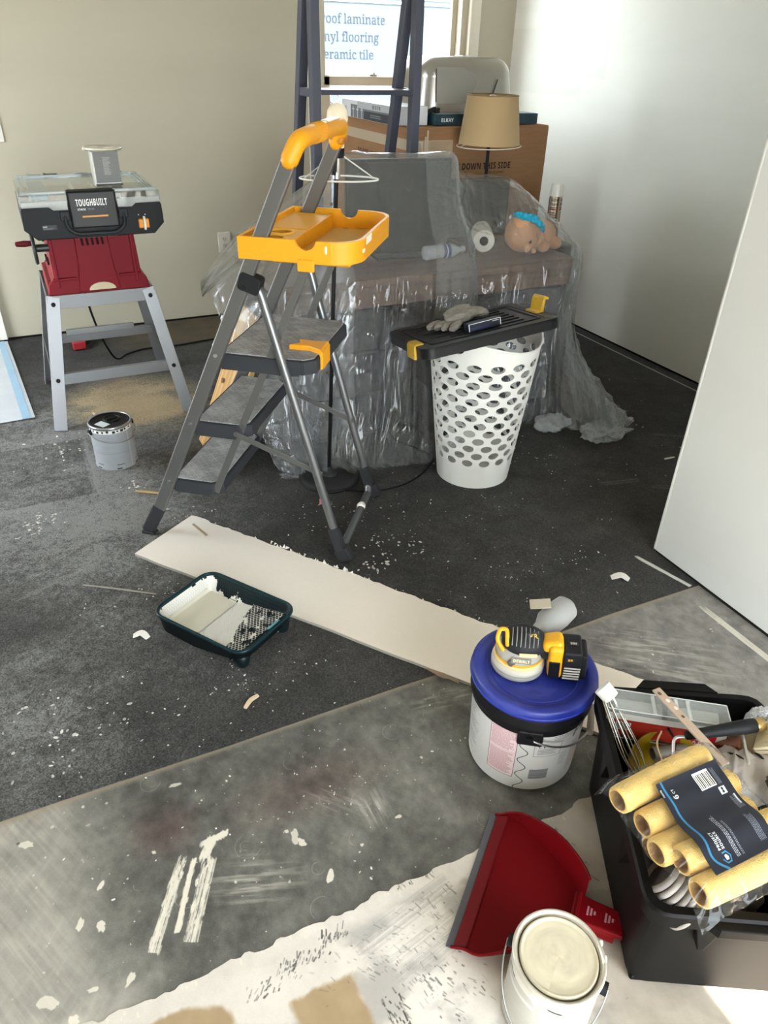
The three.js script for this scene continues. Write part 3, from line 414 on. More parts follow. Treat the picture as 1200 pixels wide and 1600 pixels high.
gallon('paint_can', 'white paint can with dull cream metal lid beside the red dustpan', [0.594, 0, -0.446], -0.927, 0.083, 0.192, 'near');
// protective film taped to the carpet
const filmSheet = (nx, nz, fn) => { const g = new THREE.PlaneGeometry(1, 1, nx, nz), p = g.attributes.position; for (let i = 0; i < p.count; i++) p.setXYZ(i, ...fn(p.getX(i) + 0.5, p.getY(i) + 0.5)); g.computeVertexNormals(); return g; };
{
  const t = thing('floor_film', 'clear protective film with a blue edge taped on the carpet by the door', 'plastic film', [-0.5, 0, -4.2]);
  const at = (u, v) => { const x = -0.86 + u * (0.86 + 0.282 + 0.086 * (1 - v)), z = 0.6 - v * 1.2; return [x * 1 , 0.004 + 0.004 * vnoise(x * 14, z * 10, 3) + 0.006 * vnoise(x * 5, z * 30, 4), z]; };
  put(t, 'film', filmSheet(40, 60, at), phys('#dfe6ee', { roughness: 0.35, transmission: 0.35, thickness: 0, side: THREE.DoubleSide }));
  put(t, 'blue_edge', filmSheet(3, 60, (u, v) => { const q = at(0.955 + u * 0.03, v); return [q[0], q[1] + 0.0025, q[2]]; }), phys('#9cc3df', { roughness: 0.4, transmission: 0.2, thickness: 0, side: THREE.DoubleSide }));
}
// drill on the floor under the saw
{
  const t = thing('cordless_drill', 'black cordless drill with red battery lying under the saw', 'drill', [0.2, 0, -4.62], 0.25);
  put(t, 'motor_housing', [lathe([[0, -0.08], [0.028, -0.08], [0.032, -0.05], [0.032, 0.03], [0.024, 0.06], [0, 0.06]], 24, [0.07, 0.034, -0.04], [0, 0, PI / 2])], blackPl);
  put(t, 'chuck', lathe([[0, 0], [0.018, 0], [0.02, 0.02], [0.012, 0.045], [0, 0.045]], 20, [0.0, 0.034, -0.04], [0, 0, PI / 2]), std('#47484a', 0.4, 0.6));
  put(t, 'handle', bar([0.06, 0.03, -0.03], [-0.02, 0.03, 0.07], 0.036, 0.042, [0, 1, 0], 0.012), std('#232a2c', 0.6));
  put(t, 'battery', box(0.075, 0.05, 0.055, [-0.055, 0.03, 0.09], [0, -0.2, 0], 0.008), std('#a01d26', 0.4));
}
// ---------------------------------------------------------------- stepladder (local x runs from the front rails to the rear legs, local z = 0 is the near side)
{
  const t = thing('stepladder', 'grey three-step ladder with yellow handle and yellow tool tray', 'stepladder', [0.197, 0, -2.387], -0.657);
  const rail = std('#6c6c6b', 0.42, 0.6), tube = std('#7c7e80', 0.3, 0.8), rub = std('#2c2d30', 0.8), yel = std('#e39c0b', 0.5), D = 0.46;
  const dusty = ctex(paint(512, 512, (i, j) => { const w = (Math.abs(((i + j) % 44) - 22) < 3 || Math.abs(((i - j + 4400) % 44) - 22) < 3) ? 16 : 0, d = fbm(i / 60, j / 40, 301, 4), f = hash(i, j, 4); const v = 122 + w + 24 * sm(0.3, 0.8, d) + 40 * (hash(i >> 1, j >> 1, 14) - 0.5) + 20 * (f - 0.5) + (f > 0.995 ? 90 : 0); return [v, v, v * 1.01]; }));
  dusty.wrapS = dusty.wrapT = THREE.RepeatWrapping;
  const tread = std('#ffffff', 0.8, 0, { map: dusty }), stepM = std('#34363a', 0.6);
  const s = (y) => 0.473 * y;
  for (const z of [0, -D]) {
    const r = put(t, 'rail', [bar([s(0.10), 0.10, z], [s(1.31), 1.31, z], 0.021, 0.044, [1, 0, 0], 0.006)], rail);
    put(r, 'rubber_foot', [bar([s(0.0) - 0.008, 0.008, z], [s(0.125), 0.125, z], 0.026, 0.047, [1, 0, 0], 0.008), box(0.054, 0.012, 0.03, [0.0, 0.006, z], null, 0.004)], rub);
    for (const y of [0.245, 0.485, 0.735, 1.06]) put(r, 'rivet', screw([s(y) + 0.0, y, z + (z === 0 ? 0.013 : -0.013)], 'z', 0.006), silver);
  }
  // handle bridging both rails
  const hy = 1.352, hx = s(1.36);
  const h = put(t, 'handle', pipe([[s(1.298), 1.298, 0], [s(1.345), 1.345, -0.01], [hx, hy, -0.10], [hx, hy, -D + 0.09], [s(1.345), 1.348, -D + 0.015], [s(1.30), 1.30, -D]], 0.0245, 0.07, 90, 18), yel);
  for (let k = 0; k < 6; k++) put(h, 'grip_groove', ring(0.0248, 0.002, [hx, hy, -0.13 - k * 0.012], null, 24), std('#c98a08', 0.5));
  put(h, 'top_highlight', box(0.026, 0.005, 0.11, [hx, hy + 0.0235, -0.30], null, 0.002), std('#f2efe2', 0.35));  // pale strip paints the highlight along the top of the handle
  put(h, 'end_collar', box(0.054, 0.03, 0.056, [s(1.315), 1.315, -D], [0, 0, -0.42], 0.012), std('#b8761a', 0.5));
  // steps
  const step = (y, s0, s1, clip) => {
    const w = [[s0, -0.02], [s0, -D + 0.02], [s1 - 0.03, -D + 0.02], [s1, -D + 0.05], [s1, -0.05], [s1 - 0.03, -0.02]].map(([a, b]) => [a, b]);
    const st = put(t, 'step', [slab(w, 0.036, 0.004, y - 0.045)], stepM);
    put(st, 'tread', uvPlane(slab([[s0 + 0.008, -0.03], [s0 + 0.008, -D + 0.03], [s1 - 0.034, -D + 0.03], [s1 - 0.008, -D + 0.054], [s1 - 0.008, -0.054], [s1 - 0.034, -0.03]], 0.004, 0.001, y - 0.006), 0, 2, 0, 0, 0.34, 0.34), tread);
    put(st, 'side_skirt', [box(s1 - s0 - 0.05, 0.05, 0.006, [(s0 + s1) / 2 - 0.02, y - 0.03, -0.018], null, 0.002), box(0.006, 0.05, D - 0.06, [s0 + 0.002, y - 0.03, -D / 2], null, 0.002)], stepM);
    if (clip) put(st, 'yellow_latch', [slab([[s1 - 0.10, -0.11], [s1 - 0.04, -0.115], [s1 + 0.004, -0.09], [s1 + 0.004, -0.17], [s1 - 0.03, -0.16], [s1 - 0.085, -0.165], [s1 - 0.07, -0.14]], 0.012, 0.004, y - 0.001), box(0.012, 0.06, 0.09, [s1 + 0.006, y - 0.022, -0.13], null, 0.005)], yel);
  };
  step(0.735, 0.345, 0.655, true); step(0.485, 0.228, 0.42); step(0.245, 0.115, 0.295);
  // folding straps
  for (const z of [-0.025, -D + 0.025]) {
    put(t, 'strap', [bar([0.275, 0.205, z], [0.655, 1.045, z], 0.005, 0.024, [1, 0, 0], 0.002), screw([0.655, 1.04, z + 0.004], 'z', 0.008), screw([0.40, 0.48, z + 0.004], 'z', 0.006)], rail);
    const zz = z === -0.025 ? -0.014 : -D + 0.014;
    put(t, 'brace', [bar([0.375, 0.455, zz], [0.675, 0.34, zz], 0.005, 0.02, [0, 1, 0], 0.002), screw([0.378, 0.455, zz + 0.004], 'z', 0.006), screw([0.672, 0.34, zz + 0.004], 'z', 0.006)], rail);
  }
  // rear legs: one tube bent into a U
  const RL = (y) => 0.49 + (0.952 - y) * 0.277;
  for (const z of [-0.004, -D + 0.004]) {
    const l = put(t, 'rear_leg', pipe([[0.455, 0.968, z], [0.50, 0.955, z], [RL(0.06), 0.06, z], [RL(0.06) + 0.005, 0.035, z - Math.sign(z + 0.2) * 0.03]], 0.0145, 0.03, 60, 16), tube);
    put(l, 'rubber_foot', [bar([RL(0.14) - 0.002, 0.14, z], [RL(0.0), 0.01, z], 0.036, 0.038, [1, 0, 0], 0.009), bar([RL(0.06) + 0.004, 0.06, z], [RL(0) + 0.012, 0.006, z], 0.04, 0.056, [1, 0, 0], 0.009)], rub);
    put(t, 'hinge_bracket', [ext(rrect(0.062, 0.046, 0.010), 0.036, 0.003, [0.478, 0.966, z - 0.018], [0, 0, -0.3]), screw([0.462, 0.955, z + 0.026], 'z', 0.007), screw([0.462, 0.955, z - 0.026], 'z', 0.007)], std('#1e1f21', 0.5));
  }
  put(t, 'rear_crossbar', pipe([[RL(0.05), 0.034, -0.02], [RL(0.05), 0.034, -D + 0.02]], 0.0145, 0.02, 20, 16), tube);
  put(t, 'paint_spot', ball(0.017, [RL(0.05) - 0.001, 0.036, -0.32], [1.05, 1.05, 1.4], 12), std('#e8e6df', 0.5));
  // sticker on the rail
  const c = canvas(64, 512), x = c.getContext('2d'); x.fillStyle = '#d8d8d2'; x.fillRect(0, 0, 64, 512); x.fillStyle = '#28292b'; for (let k = 0; k < 12; k++) x.fillRect(12 + rr(0, 12), 20 + k * 40, rr(14, 34), rr(10, 28));
  put(t, 'sticker', bar([s(0.76) - 0.021, 0.765, 0.0], [s(0.90) - 0.021, 0.897, 0.0], 0.016, 0.0015, [1, 0.473, 0], 0), std('#ffffff', 0.5, 0, { map: ctex(c) }));
  put(t, 'sticker', bar([RL(0.70), 0.70, -D + 0.019], [RL(0.62), 0.62, -D + 0.019], 0.012, 0.002, [0, 0, 1], 0), std('#b5ad5a', 0.5));
  // tray
  const y0 = 1.038, y1 = 1.10;
  const A = 0.46, B = 0.80;
  const outline = (o) => { const q = new THREE.Shape(), x0 = A - o, x1 = B + o, z0 = -0.012 - o, z1 = D + 0.012 + o, R = 0.075; q.moveTo(x0, z0); q.lineTo(x1 - R, z0); q.quadraticCurveTo(x1 - 0.012, z0 + 0.008, x1, z0 + R); q.lineTo(x1, z1 - R); q.quadraticCurveTo(x1 - 0.012, z1 - 0.008, x1 - R, z1); q.lineTo(x0, z1); q.closePath(); return q; };
  const ringShape = outline(0.004); ringShape.holes.push(new THREE.Path(outline(-0.004).getPoints(16)));
  const ev = new Evaluator(); ev.useGroups = false; ev.attributes = ['position', 'normal', 'uv'];
  const br = (g) => { const b = new Brush(g); b.updateMatrixWorld(); return b; };
  const cut = ev.evaluate(br(ext(ringShape, y1 - y0 - 0.003, 0.0015, [0, y0 + 0.0015, 0], [-PI / 2, 0, 0])), br(cyl(0.031, 0.031, 1.2, [0.655, y1 + 0.004, -D / 2], [PI / 2, 0, 0], 28)), SUBTRACTION).geometry;
  const tr = put(t, 'tool_tray', [cut, ext(outline(-0.004), 0.005, 0.001, [0, y0 + 0.001, 0], [-PI / 2, 0, 0]), box(0.006, 0.046, D, [0.60, y0 + 0.026, -D / 2]), box(0.13, 0.046, 0.006, [0.533, y0 + 0.026, -0.19]),
    box(0.05, 0.034, 0.012, [0.655, y0 - 0.006, 0.016]), box(0.24, 0.02, D - 0.08, [0.65, y0 - 0.008, -D / 2], null, 0.008)], yel);
  const deck = shape([[0.464, 0.004], [0.60, 0.004], [0.60, D - 0.01], [0.464, D - 0.01]]); for (const [a, b, r] of [[0.535, 0.05, 0.036], [0.535, 0.135, 0.034]]) { const p = new THREE.Path(); p.absarc(a, b, r, 0, 2 * PI, true); deck.holes.push(p); }
  put(tr, 'cup_deck', [ext(deck, 0.006, 0.001, [0, y1 - 0.022, 0], [-PI / 2, 0, 0]), ring(0.036, 0.004, [0.535, y1 - 0.014, -0.05], [PI / 2, 0, 0], 32), ring(0.034, 0.004, [0.535, y1 - 0.014, -0.135], [PI / 2, 0, 0], 32)], std('#e0a52c', 0.55));
  put(tr, 'dusty_floor', slab([[0.612, -0.02], [B - 0.06, -0.02], [B - 0.02, -0.07], [B - 0.02, -D + 0.07], [B - 0.06, -D + 0.02], [0.612, -D + 0.02]], 0.001, 0, y0 + 0.0085), std('#c99b4a', 0.9));
  put(tr, 'paint_spot', [box(0.004, 0.022, 0.07, [B + 0.004, y1 - 0.012, -0.12], [0, 0, 0], 0.002), box(0.006, 0.02, 0.003, [0.715, y0 + 0.04, 0.0175], null, 0.001), box(0.004, 0.01, 0.02, [B + 0.004, y0 + 0.03, -0.06], null, 0.001)], std('#efe8d4', 0.5));
}
// ---------------------------------------------------------------- strip of plasterboard on the floor
{
  const t = thing('plasterboard_strip', 'long grey-white strip of plasterboard with a torn edge lying on the carpet', 'plasterboard', [0, 0, 0]);
  const back = [], a = [0.363, -2.425], b = [1.40, -0.975];
  for (let k = 0; k <= 90; k++) { const u = k / 90, n = (vnoise(u * 70, 1, 5) - 0.5) * 0.010 + (rnd() - 0.5) * 0.004; back.push([a[0] + (b[0] - a[0]) * u + 0.81 * n, a[1] + (b[1] - a[1]) * u - 0.58 * n]); }
  const foot = []; for (let k = 0; k <= 50; k++) { const u = k / 50, n = (vnoise(u * 30, 9, 6) - 0.5) * 0.004; foot.push([1.127 - (1.127 - 0.119) * u - 0.8 * n, -0.912 - (2.255 - 0.912) * u + 0.6 * n]); }
  const paper = std('#ffffff', 0.75, 0, { map: ctex(paint(1024, 256, (i, j) => { const n = (fbm(i / 130, j / 60, 401, 4) - 0.5) * 14 + (hash(i, j, 3) - 0.5) * 4, s = sm(0.62, 0.8, fbm(i / 220, j / 90, 431, 3)) * 9, w = i / 1024; return [221 + n - s + 4 * w, 215 + n - s * 1.2 - 1 * w, 207 + n - s * 1.5 - 9 * w]; })) });
  put(t, 'gypsum_core', slab([...back, ...foot], 0.0105, 0, 0.0006), std('#9d978c', 0.9));
  const top = put(t, 'paper_face', uvPlane(slab([...back, ...foot], 0.0015, 0, 0.0111), 2, 0, -2.5, 0.1, 1.7, 1.4), paper);
  // shreds of paper standing along the torn edge
  const frays = []; for (let k = 0; k < 40; k++) { const u = k < 26 ? rr(0.16, 0.42) : rr(0.02, 0.98), x = a[0] + (b[0] - a[0]) * u, z = a[1] + (b[1] - a[1]) * u, L = k < 26 ? rr(0.008, 0.02) : rr(0.003, 0.009), g = ext([[0, 0], [L * 0.9, 0], [L * rr(0.2, 0.8), L * rr(0.4, 0.9)]], 0.0006, 0, [0, 0, 0]); frays.push(move(g, [x + 0.003, 0.011, z], [rr(-0.9, 0.2), -0.95 + rr(-0.6, 0.6), rr(-0.3, 0.3)])); }
  const fr = put(t, 'torn_paper', frays, std('#d8d4cc', 0.8)); fr.userData.kind = 'stuff';
  put(t, 'crease', [bar([0.352, 0.0135, -2.36], [0.382, 0.0135, -2.262], 0.010, 0.003, [0, 1, 0], 0.001)], std('#a08d7a', 0.8));
  put(t, 'torn_flap', [slab([[0.80, -1.33], [0.845, -1.285], [0.86, -1.25], [0.83, -1.27]], 0.001, 0, 0.0132), slab([[0.83, -1.285], [0.87, -1.24], [0.862, -1.232]], 0.001, 0, 0.0138)], std('#8d7a66', 0.8));
}
// ---------------------------------------------------------------- paint tray
{
  const t = thing('paint_tray', 'dark green paint tray with white paint standing by the plasterboard strip', 'paint tray', [0.319, 0, -1.752], -1.006);
  const L = 0.372, Wd = 0.256, R = 0.045, NX = 96, NZ = 72, top = (x) => 0.066 + 0.012 * (x / L + 0.5);
  const green = std('#0e2a2f', 0.25), inner = std('#16292d', 0.3);
  const sd = (x, z) => { const qx = Math.abs(x) - (L / 2 - R), qz = Math.abs(z) - (Wd / 2 - R); return R - Math.hypot(Math.max(qx, 0), Math.max(qz, 0)) - Math.min(Math.max(qx, qz), 0); };     // distance inside the rim
  const floor = (x) => x < -0.055 ? 0.012 : 0.012 + (x + 0.055) / (L / 2 + 0.055 - 0.03) * (top(L / 2) - 0.026 - 0.012);
  const hgt = (x, z) => { const d = sd(x, z); return Math.max(Math.min(floor(x), top(x) - 0.012), top(x) - Math.max(0, d - 0.004) * 2.6); };
  // a warped grid whose border follows the rounded rim
  const warp = (u, v, in_ = 0) => { let x = (u - 0.5) * (L - in_), z = (v - 0.5) * (Wd - in_); const qx = Math.abs(x) - (L / 2 - R), qz = Math.abs(z) - (Wd / 2 - R); if (qx > 0 && qz > 0) { const m = Math.max(qx, qz), l = Math.hypot(qx, qz) || 1, k = m / l; x = Math.sign(x) * (L / 2 - R + qx * k); z = Math.sign(z) * (Wd / 2 - R + qz * k); } return [x, z]; };
  const basin = filmSheet(NX, NZ, (u, v) => { const [x, z] = warp(u, v); return [x, hgt(x, z), -z]; });
  const rim = []; for (let k = 0; k <= 120; k++) { const a = k / 120 * 4, e = Math.floor(a) % 4, f = a - Math.floor(a); const [u, v] = e === 0 ? [f, 0] : e === 1 ? [1, f] : e === 2 ? [1 - f, 1] : [0, 1 - f]; const [x, z] = warp(u, v); rim.push(V(x, top(x) + 0.001, z)); } rim.pop();
  const curve = new THREE.CatmullRomCurve3(rim, true);
  const ridge = gray(256, 256, (i, j) => { const a = ((i + j) % 32) / 32, b = ((i - j + 512) % 32) / 32; return Math.max(Math.abs(a - 0.5), Math.abs(b - 0.5)) > 0.34 ? 1 : 0; });
  put(t, 'basin', uvPlane(basin, 0, 2, 0, 0, 0.075, 0.075), std('#0c1d20', 0.35, 0, { bumpMap: ridge, bumpScale: 0.0022, side: THREE.DoubleSide }));
  put(t, 'rim', new THREE.TubeGeometry(curve, 200, 0.0055, 10, true), green);
  const skirt = []; { const n = 160, pos = [], idx = []; for (let k = 0; k <= n; k++) { const p = curve.getPointAt((k % n) / n); const yb = Math.min(p.y - 0.02, p.x < -0.02 ? 0.004 : 0.004 + (p.x + 0.02) * 0.20); pos.push(p.x, p.y, p.z, p.x * 0.965, yb, p.z * 0.95); if (k < n) { const a = 2 * k; idx.push(a, a + 1, a + 2, a + 1, a + 3, a + 2); } } const g = new THREE.BufferGeometry(); g.setAttribute('position', new THREE.Float32BufferAttribute(pos, 3)); g.setIndex(idx); g.computeVertexNormals(); skirt.push(g); }
  put(t, 'outer_wall', skirt, std('#060c0e', 0.35, 0, { side: THREE.DoubleSide }));
  for (const z of [1, -1]) put(t, 'leg', [lathe([[0, 0], [0.018, 0], [0.021, 0.004], [0.026, 0.046], [0, 0.046]], 26, [L / 2 - 0.036, 0.0, z * (Wd / 2 - 0.036)])], std('#0c1719', 0.3));
  // wet paint: a skin lying over the basin where the mask says so
  const skin = (mask, lift, nx, nz, name, m) => { const pos = [], idx = [], uv = []; const ok = []; for (let j = 0; j <= nz; j++) for (let i = 0; i <= nx; i++) { const [x, z] = warp(i / nx, j / nz, 0.012); pos.push(x, hgt(x, z) + lift(x, z), z); uv.push(x / 0.075, z / 0.075); ok.push(mask(x, z)); } for (let j = 0; j < nz; j++) for (let i = 0; i < nx; i++) { const a = j * (nx + 1) + i; if (ok[a] && ok[a + 1] && ok[a + nx + 1] && ok[a + nx + 2]) idx.push(a, a + nx + 1, a + 1, a + 1, a + nx + 1, a + nx + 2); } const g = new THREE.BufferGeometry(); g.setAttribute('position', new THREE.Float32BufferAttribute(pos, 3)); g.setAttribute('uv', new THREE.Float32BufferAttribute(uv, 2)); g.setIndex(idx); g.computeVertexNormals(); return put(t, name, g, m); };
  const ragged = (x, z) => 0.012 * (fbm(x * 60 + 9, z * 60, 511, 3) - 0.5) + 0.02 * (fbm(x * 22, z * 22 + 5, 521, 3) - 0.5);
  const wide = (x, z) => sd(x, z) > 0.013 + 2.2 * ragged(x, z) - (x < -0.1 ? 0.006 : 0) + (z < -0.02 && x > -0.14 ? 0.02 : 0);
  skin((x, z) => wide(x, z) && x < 0.06 + 1.3 * ragged(z * 1.4, x) + 0.10 * (z / Wd), () => 0.0014, 170, 120, 'paint_coat', std('#e4e2da', 0.35, 0, { bumpMap: ridge, bumpScale: 0.0014, side: THREE.DoubleSide }));
  skin((x, z) => x < -0.04 && x > -0.168 && Math.abs(z) < Wd / 2 - 0.03 + 0.3 * ragged(x, z), () => 0.004, 70, 70, 'paint_pool', std('#d6d2c2', 0.18, 0, { side: THREE.DoubleSide }));
  skin((x, z) => { const n = fbm(x * 60, z * 60, 541, 3), f = (q) => Math.abs(q - Math.floor(q) - 0.5) > 0.335; return x > 0.02 && x < 0.152 && sd(x, z) > 0.02 && n > 0.30 + 0.9 * Math.max(0, x - 0.11) && (f((x + 0.8 * z) / 0.0125) || f((x - 0.8 * z) / 0.0125) || n > 0.70); }, () => 0.0026, 300, 210, 'paint_smear', std('#dcdad2', 0.4, 0, { side: THREE.DoubleSide }));
  put(t, 'dried_streak', box(0.014, 0.002, 0.05, [L / 2 - 0.016, top(L / 2) - 0.004, -0.03], [0, 0, 0.5], 0.001), std('#5f9db5', 0.35));
  put(t, 'drip', box(0.003, 0.018, 0.004, [L / 2 - 0.008, 0.05, -0.04], null, 0.001), std('#dcdad2', 0.4));
}
// ---------------------------------------------------------------- leaning shelf, boxes and lamps behind the desk
const woodTex = (base, dark, w, h, sx, sy, s) => ctex(paint(w, h, (i, j) => { const g = fbm(i / sx, j / sy, s, 4), f = vnoise(i / (sx * 0.12), j / (sy * 2), s + 5), k = sm(0.3, 0.75, g) * 0.7 + f * 0.3; return base.map((b, q) => b + (dark[q] - b) * k); }));
{
  const t = thing('ladder_shelf', 'tall dark slate-blue ladder shelf standing before the window', 'shelf unit', [1.565, 0, -3.62]);
  const m = std('#4a4d5c', 0.5), x0 = -0.25, x1 = 0.25;
  for (const x of [x0, x1]) {
    put(t, 'front_leg', box(0.042, 2.2, 0.05, [x, 1.1, 0.14], null, 0.003), m);
    put(t, 'rear_leg', bar([x, 0.0, -0.365], [x, 2.15, 0.135], 0.042, 0.05, [0, 0, 1], 0.003), m);
  }
  for (const y of [0.28, 0.80, 1.385, 1.9]) {
    const zb = -0.365 + 0.5 * y / 2.15 + 0.01;
    const sh = put(t, 'shelf', box(x1 - x0 - 0.042, 0.02, 0.165 - zb, [0, y, (0.165 + zb) / 2], null, 0.002), std('#3f4250', 0.35));
    for (const x of [x0, x1]) put(sh, 'side_rail', box(0.03, 0.034, 0.14 - zb, [x, y - 0.004, (0.14 + zb) / 2], null, 0.002), m);
  }
}
const kraft = (w, h, fn) => { const c = paint(w, h, (i, j) => { const n = (fbm(i / 60, j / 8, 601, 3) - 0.5) * 12 + (hash(i, j, 9) - 0.5) * 5; return [150 + n, 112 + n, 78 + n]; }); fn(c.getContext('2d')); return ctex(c); };
{
  const t = thing('cardboard_box', 'large brown cardboard box with DO NOT LAY DOWN print behind the desk', 'cardboard box', [2.37, 0, -4.25]);
  const Hb = 1.2185, w = 0.86, d = 1.06;
  put(t, 'carton', [box(w, Hb - 0.006, d, [0, (Hb - 0.006) / 2, 0], null, 0.006)], std('#8f6a49', 0.8));
  put(t, 'flap', box(w / 2 - 0.003, 0.005, d - 0.01, [-w / 4, Hb - 0.0045, 0], null, 0.002), std('#96714f', 0.8)); put(t, 'flap', box(w / 2 - 0.003, 0.005, d - 0.01, [w / 4, Hb - 0.0045, 0], null, 0.002), std('#93704f', 0.8));
  const S = 1000 / 0.86;
  const front = kraft(1000, 800, (x) => {
    x.fillStyle = '#17130f'; x.save(); x.translate(70, 0.185 * S + 18); x.scale(0.9, 1); x.font = 'bold 52px sans-serif'; x.fillText('DO NOT LAY DOWN THIS SIDE', 0, 0); x.restore(); x.font = 'italic 22px sans-serif'; x.fillText('No se poner', 560, 0.185 * S + 46);
    x.fillStyle = 'rgba(196,178,150,0.75)'; x.fillRect(0, 60, 280, 96); x.fillStyle = 'rgba(214,200,178,0.9)'; x.fillRect(6, 66, 60, 86); lines(x, 12, 74, 48, 70, 9, '#8d7c66'); x.fillStyle = 'rgba(216,204,184,0.8)'; x.fillRect(92, 6, 12, 150); x.fillRect(78, 40, 12, 110); lines(x, 120, 70, 140, 80, 8, '#a38e70');
  });
  put(t, 'front_print', decal(w - 0.012, 0.688, [0, Hb - 0.006 - 0.349, d / 2 + 0.0002]), std('#ffffff', 0.8, 0, { map: front }));
  const S2 = 1000 / 1.06, side = kraft(1000, 700, (x) => {
    x.fillStyle = 'rgba(186,174,154,0.85)'; x.fillRect(0, 0.055 * S2, 1000, 0.055 * S2); x.fillStyle = '#17130f'; x.font = 'bold 44px sans-serif'; x.save(); x.translate(330, 0.158 * S2 + 34); x.scale(0.86, 1); x.fillText('DO NOT LAY DOWN THIS SIDE', 0, 0); x.restore(); x.font = 'italic 22px sans-serif'; x.fillText('No se poner', 520, 0.158 * S2 + 62);
  });
  put(t, 'side_print', decal(d - 0.012, 0.7, [-w / 2 - 0.0002, Hb - 0.006 - 0.355, 0], [0, -PI / 2, 0]), std('#ffffff', 0.8, 0, { map: side }));
}
{
  const t = thing('faucet_box', 'white and grey faucet carton lying on the left edge of the cardboard box', 'carton', [1.972, 1.2185, -4.16], -0.02);
  put(t, 'carton', box(0.2, 0.088, 0.72, [0, 0.044, 0], null, 0.003), std('#d5d7da', 0.5));
  const c = canvas(1024, 128), x = c.getContext('2d'); x.fillStyle = '#d9dbde'; x.fillRect(0, 0, 1024, 128); x.fillStyle = '#6f747b'; x.fillRect(190, 30, 834, 98); x.fillStyle = '#b4b8bd'; x.fillRect(330, 0, 694, 52); x.fillStyle = '#23252a'; x.font = 'bold 40px sans-serif'; x.fillText('M O E N', 640, 42); x.fillStyle = '#343942'; x.fillRect(470, 66, 554, 62); x.fillStyle = '#cfd2d6'; for (const q of [240, 330, 420]) { x.fillRect(q, 44, 12, 84); x.fillRect(q - 20, 60, 50, 8); } lines(x, 600, 84, 240, 30, 2, '#8a9098'); lines(x, 60, 50, 50, 40, 3, '#9da0a5');
  put(t, 'side_print', decal(0.714, 0.084, [-0.1003, 0.044, 0], [0, -PI / 2, 0]), std('#ffffff', 0.5, 0, { map: ctex(c) }));
}
{
  const t = thing('sink_sleeve', 'flat dark teal sink carton on the big cardboard box under the steel sink', 'carton', [2.42, 1.2185, -4.05]);
  put(t, 'carton', box(0.66, 0.052, 0.56, [0, 0.027, 0], null, 0.004), std('#1d3f4a', 0.5));
  const c = canvas(1024, 80), x = c.getContext('2d'); x.fillStyle = '#1a3b46'; x.fillRect(0, 0, 1024, 80); x.fillStyle = '#e8ecee'; x.font = 'bold 40px sans-serif'; x.fillText('ELKAY', 60, 56); x.fillStyle = '#9db4bb'; x.font = '34px sans-serif'; x.fillText('Stainless Steel Sink', 330, 56);
  put(t, 'print', decal(0.655, 0.05, [0, 0.027, 0.2805]), std('#ffffff', 0.5, 0, { map: ctex(c) }));
  put(t, 'top_sheet', slab([[-0.32, -0.26], [0.28, -0.26], [0.31, 0.26], [-0.31, 0.275]], 0.001, 0, 0.0535), std('#a9b7bc', 0.4));
}
{
  const t = thing('kitchen_sink', 'stainless steel sink bowl turned upside down on the stacked cartons', 'sink', [2.36, 1.2735, -4.08]);
  const steel = std('#b3b0aa', 0.3, 0.9);
  const g = new RoundedBoxGeometry(0.56, 0.50, 0.44, 10, 0.095), p = g.attributes.position;
  for (let i = 0; i < p.count; i++) { const y = p.getY(i), k = 1 + 0.10 * clamp((0.15 - y) / 0.4); p.setX(i, p.getX(i) * k); p.setZ(i, p.getZ(i) * k); p.setY(i, Math.max(y, -0.002)); } g.computeVertexNormals();
  put(t, 'bowl', move(g, [0, 0.006, 0]), steel);
  put(t, 'rim', ext(rrect(0.58, 0.5, 0.05), 0.006, 0.002, [0, 0.003, 0], [-PI / 2, 0, 0]), steel);
  put(t, 'sound_pad', [ext([[-0.06, 0.04], [0.14, 0.04], [0.19, 0.15], [0.10, 0.21], [-0.06, 0.21]], 0.003, 0.001, [-0.16, 0, 0.236], [-0.10, 0, 0])], std('#a6a39d', 0.45, 0.6));
  put(t, 'pad_edge', bar([0.105, 0.03, 0.240], [0.155, 0.155, 0.228], 0.004, 0.004, [0, 0, 1], 0.001), std('#2b2a28', 0.7));
  put(t, 'pad_edge', bar([-0.225, 0.05, 0.238], [-0.225, 0.20, 0.223], 0.004, 0.004, [0, 0, 1], 0.001), std('#2b2a28', 0.7));
  put(t, 'drain_flange', [box(0.1, 0.008, 0.07, [0.04, 0.257, 0.06], [0, 0.2, 0], 0.003)], std('#dcdcd8', 0.4, 0.3));
}
{
  const t = thing('faucet_clip', 'small black plastic bracket lying on the corner of the teal sink carton', 'bracket', [2.10, 1.273, -3.83], 0.3);
  put(t, 'bracket', [box(0.07, 0.02, 0.02, [0, 0.012, 0], [0, 0, 0.25], 0.004), box(0.03, 0.024, 0.03, [0.03, 0.013, 0.01], null, 0.004), cyl(0.008, 0.008, 0.05, [-0.03, 0.012, 0.01], [PI / 2, 0, 0.4])], blackPl);
}
